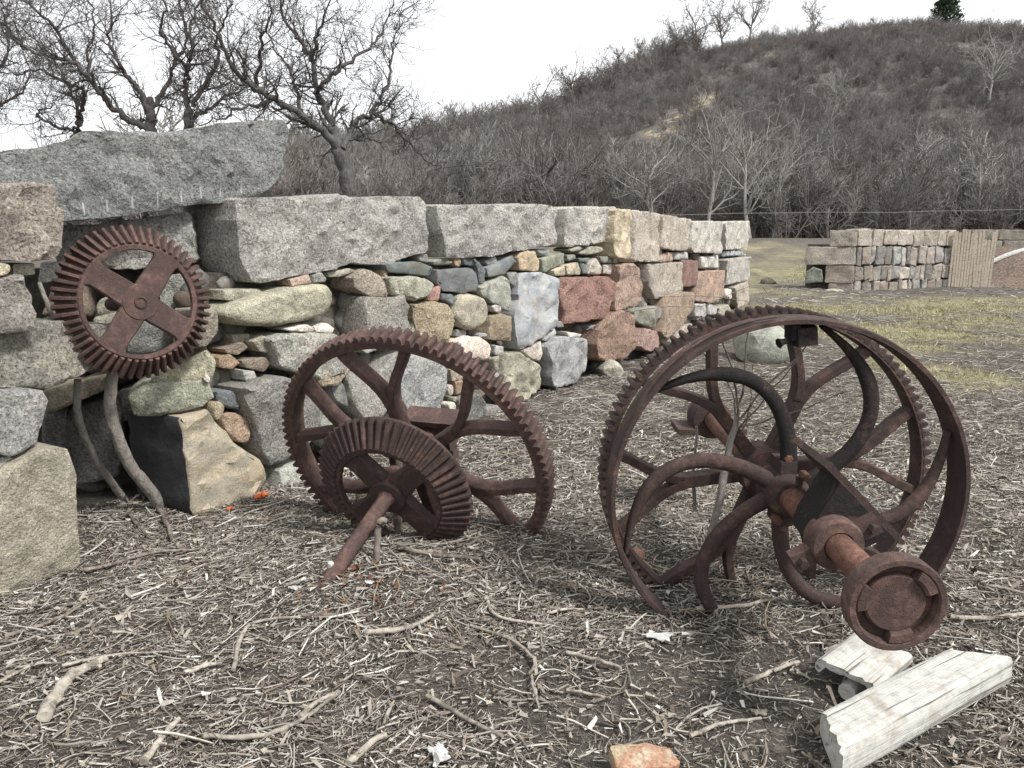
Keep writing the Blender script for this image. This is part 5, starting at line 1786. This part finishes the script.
def bank_h(x, y):
    return ground_z(x, y) - .04 + .85 * sstep((x - 12.9) / 2.2) * sstep((y - 20.6) / 2.6) * (1 + .12 * wob(x, y, 2.2, 3))


bz = bank_h(bx, by)
ii = np.arange(59)[None, :] + 60 * np.arange(39)[:, None]
bank = link_mesh('gravel_bank', np_mesh('gravel_bank', np.stack([bx.ravel(), by.ravel(), bz.ravel()], 1), np.stack([ii, ii + 1, ii + 61, ii + 60], -1).reshape(-1, 4), smooth=True), None, GRAVEL)
structure(bank)
WHITE_WOOD = wood_material('white_painted_wood', (0.5, 0.49, 0.455), (0.2, 0.185, 0.16), (0, 0, 0), 9, .6)
mb = MB()
mb.tube(smooth_path([(13.7, 23.6, bank_h(13.7, 23.6) + .05), (14.6, 23.5, bank_h(14.6, 23.5) + .06), (15.6, 23.7, bank_h(15.6, 23.7) + .1), (17.0, 23.9, bank_h(17., 23.9) + .12)], 4), [.07] * 12 + [.09], 9)
tag(mb.build('bleached_log', WHITE_WOOD, None), 'long bleached white log lying on the gravel bank at the right edge', 'log')

# a single strand of fence wire before the thicket
wirefence = thing('wire_fence', 'single strand of wire on thin posts in front of the dark thicket', 'fence', (20, 43, 1))
for i, x_ in enumerate((8, 14.5, 21, 27.5, 34)):
    mb = MB()
    zb = gzf(x_, 42.5) - 1
    mb.tube([(x_ - 20, -.5, zb - .2), (x_ - 20 + random.gauss(0, .04), -.5, zb + 1.35 + .2 * (i > 2))], [.02, .016], 7)
    mb.build('post', BARK_FAR, wirefence)
mb = MB()
mb.tube([(x_ - 20, -.5, gzf(x_, 42.5) - 1 + 1.28 + .012 * (x_ - 8)) for x_ in np.linspace(6, 36, 16)], [.011] * 16, 5)
mb.build('wire', BARK_PALE, wirefence)

# ---------------------------------------------------------------- loose stones
def boulder(name, label, loc, size, col, mt, seed, squash=(1, 1, .6), cat='stone', angular=False):
    r = random.Random(seed)
    v = []
    planes = [Vector((r.gauss(0, 1), r.gauss(0, 1), r.gauss(0, 1) * .8)).normalized() for _ in range(9)]
    offs = [r.uniform(.62, .85) for _ in planes]
    for p in SPH2_V:
        q = Vector(p)
        s = 1.0
        if angular:
            for n_, d_ in zip(planes, offs):
                c_ = q.dot(n_)
                if c_ > 1e-3:
                    s = min(s, d_ / c_)
        s *= 1 + .07 * noise.noise(q * 2.2 + Vector((seed, 0, 0)))
        v.append(Vector((q.x * s * size * squash[0], q.y * s * size * squash[1], q.z * s * size * squash[2])))
    me = make_mesh(name, v, [tuple(f) for f in SPH2_F], 25 if angular else 70)
    o = link_mesh(name, me, None, M[mt], col)
    o.location = loc
    o.rotation_euler = (0, 0, r.uniform(0, 6))
    return tag(o, label, cat)


vd2, nf2, cache = [tuple(v) for v in SPH_V], [], {}
vd = vd2
for _ in range(1):
    nf2 = []
    for a, b, c_ in SPH_F:
        ab, bc, ca = midp(a, b), midp(b, c_), midp(c_, a)
        nf2 += [(a, ab, ca), (ab, b, bc), (ca, bc, c_), (ab, bc, ca)]
SPH2_V, SPH2_F = np.array(vd), np.array(nf2)
boulder('boulder', 'grey green angular boulder on the ground behind the pulley', (2.98, 9.35, .16), .42, (.33, .34, .29), 'f', 5, (1, .8, .75), 'boulder', True)
boulder('fallen_stone', 'pale wedge-shaped stone leaning at the foot of the wall below the red blocks', (1.02, 8.25, .06), .2, (.42, .40, .33), 'f', 9, (.7, 1.1, .6), 'stone', True)
boulder('fallen_stone', 'flat yellowish stone at the foot of the wall beside the large gear', (-.02, 7.0, .03), .15, (.4, .33, .19), 'f', 12, (1.2, .8, .4))
boulder('fallen_stone', 'reddish stone at the foot of the wall left of the pulley', (1.95, 9.6, .05), .17, (.4, .27, .23), 'g', 14, (1.1, .8, .6))
boulder('fallen_stone', 'pinkish pebble on the ground seen between the pulley spokes at left', (.58, 3.45, .03), .045, (.4, .22, .18), 'f', 15, (1, .8, .7))
boulder('fallen_stone', 'dark lump of earth on the grass left of the far wall', (7.3, 22.6, .1), .24, (.13, .11, .09), 'f', 16, (1, .8, .62), 'stone', True)
boulder('fallen_stone', 'grey flat stone lying beneath the far wall corner', (8.2, 20.2, .02), .16, (.4, .38, .3), 'f', 18, (1.5, .8, .4))

# brick fragment at the bottom edge
k = Nodes('brick_fragment')
c = k.ramp(k.noise(9, 5, .7), [(.42, (.38, .31, .21)), (.52, (.33, .175, .115)), (.62, (.41, .35, .26))])
c = k.mix(1.0, c, k.ramp(k.noise(90, 3), [(.35, .7), (.65, 1.2)]), 'MULTIPLY')
BRICK = k.finish(c, .92, k.noise(40, 6, .7), .8, .006)
me = stone_mesh('broken_brick', [(-.095, -.05), (.06, -.05), (.1, -.02), (.085, .035), (.02, .05), (-.09, .035)], (Vector((0, 0, 0)), Vector((1, 0, 0))), .12, .03, .06, 808, .02)
bk = link_mesh('broken_brick', me, None, BRICK)
bk.rotation_euler = (math.radians(-84), math.radians(4), math.radians(8))
bk.location = (.365, 1.965, .05)
tag(bk, 'broken yellow and red brick lying at the bottom edge of the picture', 'brick')

# ---------------------------------------------------------------- white painted timbers
def timber(name, label, p0, p1, width, thick, zc, tilt, seed, hollow=False, parent=None):
    r = random.Random(seed)
    p0, p1 = Vector(p0), Vector(p1)
    d = (p1 - p0)
    L = d.length
    n = 22
    mb = MB()
    V = []
    sec = []
    m = 12
    for j in range(m + 1):
        sec.append((-width / 2 + width * j / m, thick / 2))
    for j in range(4):
        sec.append((width / 2, thick / 2 - thick * (j + 1) / 5))
    for j in range(m + 1):
        sec.append((width / 2 - width * j / m, -thick / 2))
    for j in range(4):
        sec.append((-width / 2, -thick / 2 + thick * (j + 1) / 5))
    ns = len(sec)
    for i in range(n + 1):
        x = L * i / n
        for (y, z) in sec:
            xx = x
            if i == 0:
                xx += abs(noise.noise(Vector((y * 30, z * 30, seed)))) * .03 + r.uniform(0, .012)
            if i == n:
                xx -= abs(noise.noise(Vector((y * 12, z * 12, seed + 5)))) * .012
            if hollow is False:                       # both ends are sawn on the skew
                xx += y * (.79 * max(0, 1 - i / 6) - .85 * max(0, 1 - (n - i) / 6))
            er = .004 if (abs(abs(y) - width / 2) < .001 and abs(abs(z) - thick / 2) < .001) else 0
            dz = .0035 * noise.noise(Vector((x * 2.2, y * 60, seed))) if abs(z) > thick * .45 else 0
            if hollow and z < 0 and i < 5 and abs(y) < width * .36:
                dz += thick * .55
            sg = 1 if z > 0 else -1
            V.append((xx, y * (1 - er / width * 3) + .003 * noise.noise(Vector((x * 5, z * 20, seed))), z - sg * er + dz * (1 if not hollow else 1)))
    F = []
    for i in range(n):
        for j in range(ns):
            F.append((i * ns + j, i * ns + (j + 1) % ns, (i + 1) * ns + (j + 1) % ns, (i + 1) * ns + j))
    F.append(tuple(range(ns)))
    F.append(tuple(n * ns + j for j in range(ns - 1, -1, -1)))
    me = make_mesh(name, V, [tuple(reversed(f)) for f in F], 30)
    o = link_mesh(name, me, parent, WHITE_WOOD)
    o.location = p0 + Vector((0, 0, zc))
    o.rotation_euler = (tilt, -math.atan2(d.z, math.hypot(d.x, d.y)), math.atan2(d.y, d.x))
    return o


t1 = timber('white_timber', 'long white painted beam with cracked top lying at the lower right', (.888, 1.986, .0), (1.549, 2.405, .0), .155, .1, .08, math.radians(-2), 3)
tag(t1, 'long white painted beam with cracked top lying at the lower right', 'timber')
t2 = timber('white_timber', 'short', (1.075, 2.335, .0), (1.29, 2.53, .0), .2, .045, .078, math.radians(3), 8, True)
tag(t2, 'short rotten white plank wedged under the round coupling', 'plank')
stub = MB()
stub.tube([(1.09, 2.335, .028), (1.2, 2.44, .03)], [.03, .028], 9)
tag(stub.build('round_stub', WHITE_WOOD, None, 50), 'short round piece of wood under the rotten plank', 'wood')

# ---------------------------------------------------------------- vines, stakes and saplings
def stem(name, label, ctrl, r0, r1, mat, cat, n=8, group=None, parent=None, wob_=.0012):
    g = random.Random(hash(label) % 1000 if False else len(label) * 7)
    path = smooth_path(ctrl, 5)
    path = [p + Vector((g.gauss(0, wob_), g.gauss(0, wob_), g.gauss(0, wob_))) for p in path]
    m = len(path)
    mb = MB()
    mb.tube(path, [(r0 + (r1 - r0) * i / (m - 1)) * g.uniform(.97, 1.03) for i in range(m)], n, True, 1.0, .03)
    o = mb.build(name, mat, parent, 60)
    if label and parent is None:
        tag(o, label, cat, group)
    return o


stem('vine_trunk', 'thick curved vine trunk in the opening below the wall gear', [(-1.941, 4.15, 0.017), (-1.954, 4.08, 0.132), (-1.995, 3.98, 0.297), (-2.011, 3.9, 0.485), (-2.011, 3.86, 0.65), (-1.98, 3.86, 0.818)], .033, .028, BARK_VINE, 'vine', 10)
stem('vine_trunk', 'thin curved vine stem left in the opening below the wall gear', [(-2.166, 4.18, 0.064), (-2.166, 4.1, 0.171), (-2.181, 4.0, 0.313), (-2.168, 3.88, 0.49), (-2.143, 3.8, 0.648), (-2.113, 3.78, 0.793)], .02, .017, BARK_VINE, 'vine', 9)
stem('vine_trunk', 'looped grey vine stem left of the wall gear', [(-2.2, 3.7, 1.02), (-2.17, 3.72, 1.1), (-2.2, 3.74, 1.17), (-2.26, 3.8, 1.26)], .012, .01, BARK_VINE, 'vine')
stem('wooden_stake', 'short grey stake bent at the top beside the tilted shaft', [(-.60, 3.27, -.05), (-.595, 3.27, .1), (-.585, 3.27, .23), (-.57, 3.27, .265), (-.545, 3.27, .262)], .016, .012, STICK_DARK, 'stake', 8)
stem('wooden_stake', 'grey upright stake behind the hub of the small gear', [(-.56, 3.68, -.05), (-.56, 3.68, .15), (-.55, 3.68, .35), (-.545, 3.69, .55)], .024, .02, STICK_DARK, 'stake', 8)
sap = thing('sapling', 'grey sapling with thin brown shoots growing up through the pulley', 'sapling', (.83, 3.2, 0))
si = Matrix.Translation((-.83, -3.2, 0))
for nm, ctrl, r0, r1, mt in [
    ('stem', [(.79, 3.1, -.05), (.80, 3.1, .12), (.85, 3.12, .35), (.885, 3.15, .55), (.93, 3.18, .75)], .02, .014, BARK_VINE),
    ('stem', [(.80, 3.3, .3), (.79, 3.3, .5), (.80, 3.3, .68)], .009, .006, BARK_VINE),
    ('shoot', [(.93, 3.18, .73), (.92, 3.2, .9), (.87, 3.22, 1.05), (.84, 3.2, 1.12)], .005, .003, STICK_DARK),
    ('shoot', [(.93, 3.18, .74), (.95, 3.17, .95), (.94, 3.15, 1.15)], .005, .003, STICK_DARK),
    ('shoot', [(.93, 3.18, .72), (1.0, 3.1, .88), (1.1, 3.05, 1.0), (1.16, 3.0, 1.13)], .005, .003, STICK_DARK),
    ('shoot', [(.94, 3.18, .7), (1.02, 3.12, .84), (1.14, 3.08, 1.02)], .004, .002, STICK_DARK),
    ('shoot', [(.93, 3.18, .70), (1.05, 3.1, .76), (1.2, 3.05, .83), (1.3, 3.0, .9)], .004, .002, STICK_DARK),
    ('shoot', [(.93, 3.18, .74), (.90, 3.22, .88), (.80, 3.25, 1.0), (.74, 3.28, 1.08)], .004, .002, STICK_DARK),
    ('shoot', [(.95, 3.18, .66), (.98, 3.18, .8), (.985, 3.18, .97)], .004, .002, STICK_DARK)]:
    path = smooth_path(ctrl, 4)
    m = len(path)
    mb = MB()
    mb.tube([p + Vector((random.gauss(0, .003), 0, random.gauss(0, .003))) for p in path], [r0 + (r1 - r0) * q / (m - 1) for q in range(m)], 6)
    o = mb.build(nm, mt, sap, 60)
    o.matrix_parent_inverse = si
stem('trailing_vine', 'thin dark vine trailing across the red stones of the wall', [(.75, 8.0, .52), (1.3, 8.8, .62), (1.9, 9.5, .62), (2.4, 10.0, .58), (3.0, 10.6, .72), (3.6, 11.6, .74), (4.0, 12.4, .55)], .006, .004, STICK_DARK, 'vine', 5)
stem('trailing_vine', 'second thin vine trailing lower across the far wall stones', [(1.7, 9.3, .75), (2.4, 10.1, .7), (3.2, 11.4, .55), (3.8, 12.3, .4)], .005, .004, STICK_DARK, 'vine', 5)

STICKS = [
 ('thick bleached branch lying bare at the lower left',[(-1.433, 2.174),(-1.481, 2.395),(-1.429, 2.543)],0.021,'w'),
 ('slender stick crossing the end of the thick branch',[(-1.555, 2.498),(-1.421, 2.576),(-1.221, 2.576)],0.006,'w'),
 ('thin curved stick running off the left edge',[(-1.711, 2.4),(-1.659, 2.504),(-1.566, 2.517)],0.006,'w'),
 ('hooked pale stick left of the tilted shaft foot',[(-0.959, 2.485),(-0.998, 2.731),(-0.886, 2.784),(-0.636, 2.776)],0.008,'w'),
 ('long curved pale stick at the lower left',[(-0.92, 2.121),(-0.761, 2.14),(-0.659, 2.224),(-0.567, 2.366)],0.009,'w'),
 ('straight stick running off the bottom edge at left',[(-1.054, 2.004),(-1.042, 2.121),(-1.026, 2.204)],0.011,'w'),
 ('short stick between the hooked stick and the thick branch',[(-1.11, 2.442),(-1.011, 2.517)],0.009,'w'),
 ('straight pale stick pointing down to the bottom middle',[(-0.273, 2.326),(-0.182, 2.24),(-0.03, 2.093)],0.009,'w'),
 ('short pale stick at the end of the long curved stick',[(-0.665, 2.235),(-0.571, 2.366)],0.009,'w'),
 ('stout stick stub at the bottom left of the middle',[(-0.47, 2.017),(-0.383, 2.14)],0.012,'w'),
 ('stout bent pale stick in front of the small gear',[(-0.535, 2.68),(-0.396, 2.716),(-0.306, 2.822)],0.012,'w'),
 ('dull stick among the red leaves',[(-0.798, 2.784),(-0.553, 2.799)],0.008,'d'),
 ('elbow-shaped pale stick right of the red leaves',[(-0.106, 2.988),(-0.055, 2.846),(0.13, 2.799)],0.008,'w'),
 ('wavy pale stick in the middle foreground',[(-0.157, 2.784),(0.0, 2.68),(0.077, 2.543),(0.058, 2.467)],0.007,'w'),
 ('thin stick pointing down from the wavy stick',[(0.068, 2.454),(0.086, 2.266)],0.005,'w'),
 ('pale stick lying level with the wavy stick to its right',[(0.197, 2.596),(0.374, 2.473)],0.008,'w'),
 ('grey stick lying flat below the small gear',[(-0.52, 3.413),(-0.415, 3.336),(-0.14, 3.336)],0.013,'d'),
 ('short thin stick in the middle of the bare soil',[(0.181, 2.354),(0.318, 2.298)],0.006,'w'),
 ('short stick left of the pulley rim foot',[(0.147, 2.903),(0.289, 2.937)],0.007,'w'),
 ('gently bent pale stick below the pulley spoke',[(0.74, 2.945),(0.928, 2.971),(1.085, 3.006)],0.01,'w'),
 ('short stick leaning across the bent stick below the pulley',[(0.843, 3.154),(0.813, 2.87)],0.007,'w'),
 ('pale branch running off the right edge',[(1.733, 2.895),(1.853, 2.862),(2.045, 2.887)],0.011,'w'),
 ('pale stick pointing at the rotten plank',[(0.782, 2.4),(1.014, 2.543)],0.009,'w'),
 ('grey forked twig in the wall opening',[(-2.137, 3.905),(-2.067, 4.054),(-2.351, 4.549)],0.009,'d'),
 ('grey twig slanting out of the wall opening',[(-2.067, 4.054),(-1.834, 3.754)],0.01,'d'),
 ('stubby grey stick in front of the wall opening',[(-1.92, 4.1),(-1.686, 3.701)],0.013,'d'),
 ('long thin stalk before the corner stone',[(-1.953, 3.993),(-1.649, 3.964),(-1.386, 3.934)],0.004,'w'),
 ('pale stalk right of the orange scrap',[(-1.436, 4.023),(-1.213, 4.314)],0.006,'w'),
 ('dark stick behind the foot of the large gear',[(0.224, 3.458),(0.415, 3.504),(0.596, 3.458)],0.009,'d'),
 ('stick lying left under the big pier block',[(-1.898, 2.723),(-1.77, 2.862),(-1.74, 3.069)],0.008,'d'),
 ('grey branch along the foot of the pier',[(-1.906, 3.294),(-1.817, 3.347),(-1.707, 3.504),(-1.489, 3.552)],0.01,'d'),
 ('pale stick at the lower edge right of the brick',[(0.53, 2.107),(0.632, 2.154),(0.764, 2.189)],0.007,'w'),
 ('pale stick behind the white beam at the right edge',[(2.018, 3.144),(2.125, 3.051)],0.009,'w'),
]

# ---------------------------------------------------------------- sticks large enough to pick out
for label, pts, rad, kind in STICKS:
    g = random.Random(len(label) * 13 + int(rad * 1e4))
    ctrl = [Vector((x, y, gzf(x, y) + rad * .9 + .012)) for x, y in pts]
    if len(ctrl) == 2:
        m_ = (ctrl[0] + ctrl[1]) / 2
        ctrl.insert(1, m_ + Vector((g.gauss(0, .008), g.gauss(0, .008), .004)))
    path = smooth_path(ctrl, 6)
    m = len(path)
    path = [p + Vector((g.gauss(0, rad * .18), g.gauss(0, rad * .18), g.gauss(0, rad * .12))) for p in path]
    mb = MB()
    mb.tube(path, [rad * (1.08 - .35 * i / (m - 1)) * g.uniform(.88, 1.12) for i in range(m)], 9, True, .85, .13)
    for q in range(g.randint(1, 3)):                      # stubs of side twigs
        i = g.randint(2, m - 3)
        a = g.uniform(0, 6.28)
        d = Vector((math.cos(a), math.sin(a), .35)) * rad * g.uniform(2, 4)
        mb.tube([path[i], path[i] + d], [rad * .5, rad * .3], 5)
    tag(mb.build('stick', STICK if kind == 'w' else STICK_DARK, None, 60), label, 'stick')

# ---------------------------------------------------------------- scraps
k = Nodes('white_scrap')
SCRAP = k.finish(k.ramp(k.noise(40, 4), [(.3, (.36, .36, .35)), (.7, (.6, .6, .58))]), .6)
k = Nodes('orange_scrap')
ORANGE = k.finish(k.ramp(k.noise(30, 4), [(.3, (.42, .1, .035)), (.7, (.6, .17, .06))]), .55)


def scrap(name, label, cat, x, y, s, mat, seed, flat=.35, lift=.02):
    r = random.Random(seed)
    n = 7
    V, F = [], []
    for j in range(n):
        for i in range(n):
            u, v = i / (n - 1) - .5, j / (n - 1) - .5
            e = 1 + .5 * noise.noise(Vector((u * 3, v * 3, seed)))
            V.append((u * s * e, v * s * .7 * e, s * flat * (noise.noise(Vector((u * 4 + seed, v * 4, 0))) + .25)))
    for j in range(n - 1):
        for i in range(n - 1):
            F.append((j * n + i, j * n + i + 1, (j + 1) * n + i + 1, (j + 1) * n + i))
    nv = len(V)
    V += [(a, b, c_ - s * .05) for a, b, c_ in V]
    F += [tuple(nv + q for q in reversed(f)) for f in F[:]]
    ring = [i for i in range(n)] + [j * n + n - 1 for j in range(1, n)] + [(n - 1) * n + i for i in range(n - 2, -1, -1)] + [j * n for j in range(n - 2, 0, -1)]
    for a in range(len(ring)):
        b = (a + 1) % len(ring)
        F.append((ring[a], nv + ring[a], nv + ring[b], ring[b]))
    o = link_mesh(name, make_mesh(name, V, F, 40), None, mat)
    o.location = (x, y, gzf(x, y) + lift)
    o.rotation_euler = (0, 0, r.uniform(0, 6))
    return tag(o, label, cat)


scrap('orange_scrap', 'small bright orange scrap on the ground below the corner stone', 'scrap', -1.42, 4.28, .075, ORANGE, 3, .5)
scrap('orange_scrap', 'tiny dull orange scrap left of the bright one', 'scrap', -1.53, 4.08, .035, ORANGE, 5, .5)
scrap('white_scrap', 'crumpled white scrap at the bottom edge of the middle', 'scrap', -.21, 2.03, .07, SCRAP, 7, .3)
scrap('white_scrap', 'flat white chip on the bare soil left of the white timbers', 'scrap', .55, 2.71, .075, SCRAP, 9, .12)
scrap('white_scrap', 'small white chip left of the red leaves', 'scrap', -.88, 2.98, .04, SCRAP, 11, .3)
scrap('white_scrap', 'small white flake near the red leaves', 'scrap', -.58, 3.0, .03, SCRAP, 15, .3)
scrap('wood_chip', 'little tan wood chip on the bare soil left of the white beam', 'chip', .77, 2.22, .04, STICK, 17, .3)
mb = MB()
mb.lathe([(0, 0), (.012, 0), (.014, .02), (.013, .045), (.008, .05), (0, .05)], 12)
o = mb.build('plastic_stub', SCRAP, None, 40)
o.location = (-.76, 3.1, gzf(-.76, 3.1) + .02)
o.rotation_euler = (.15, .1, 0)
tag(o, 'small upright white plastic stub beside the foot of the tilted shaft', 'stub')
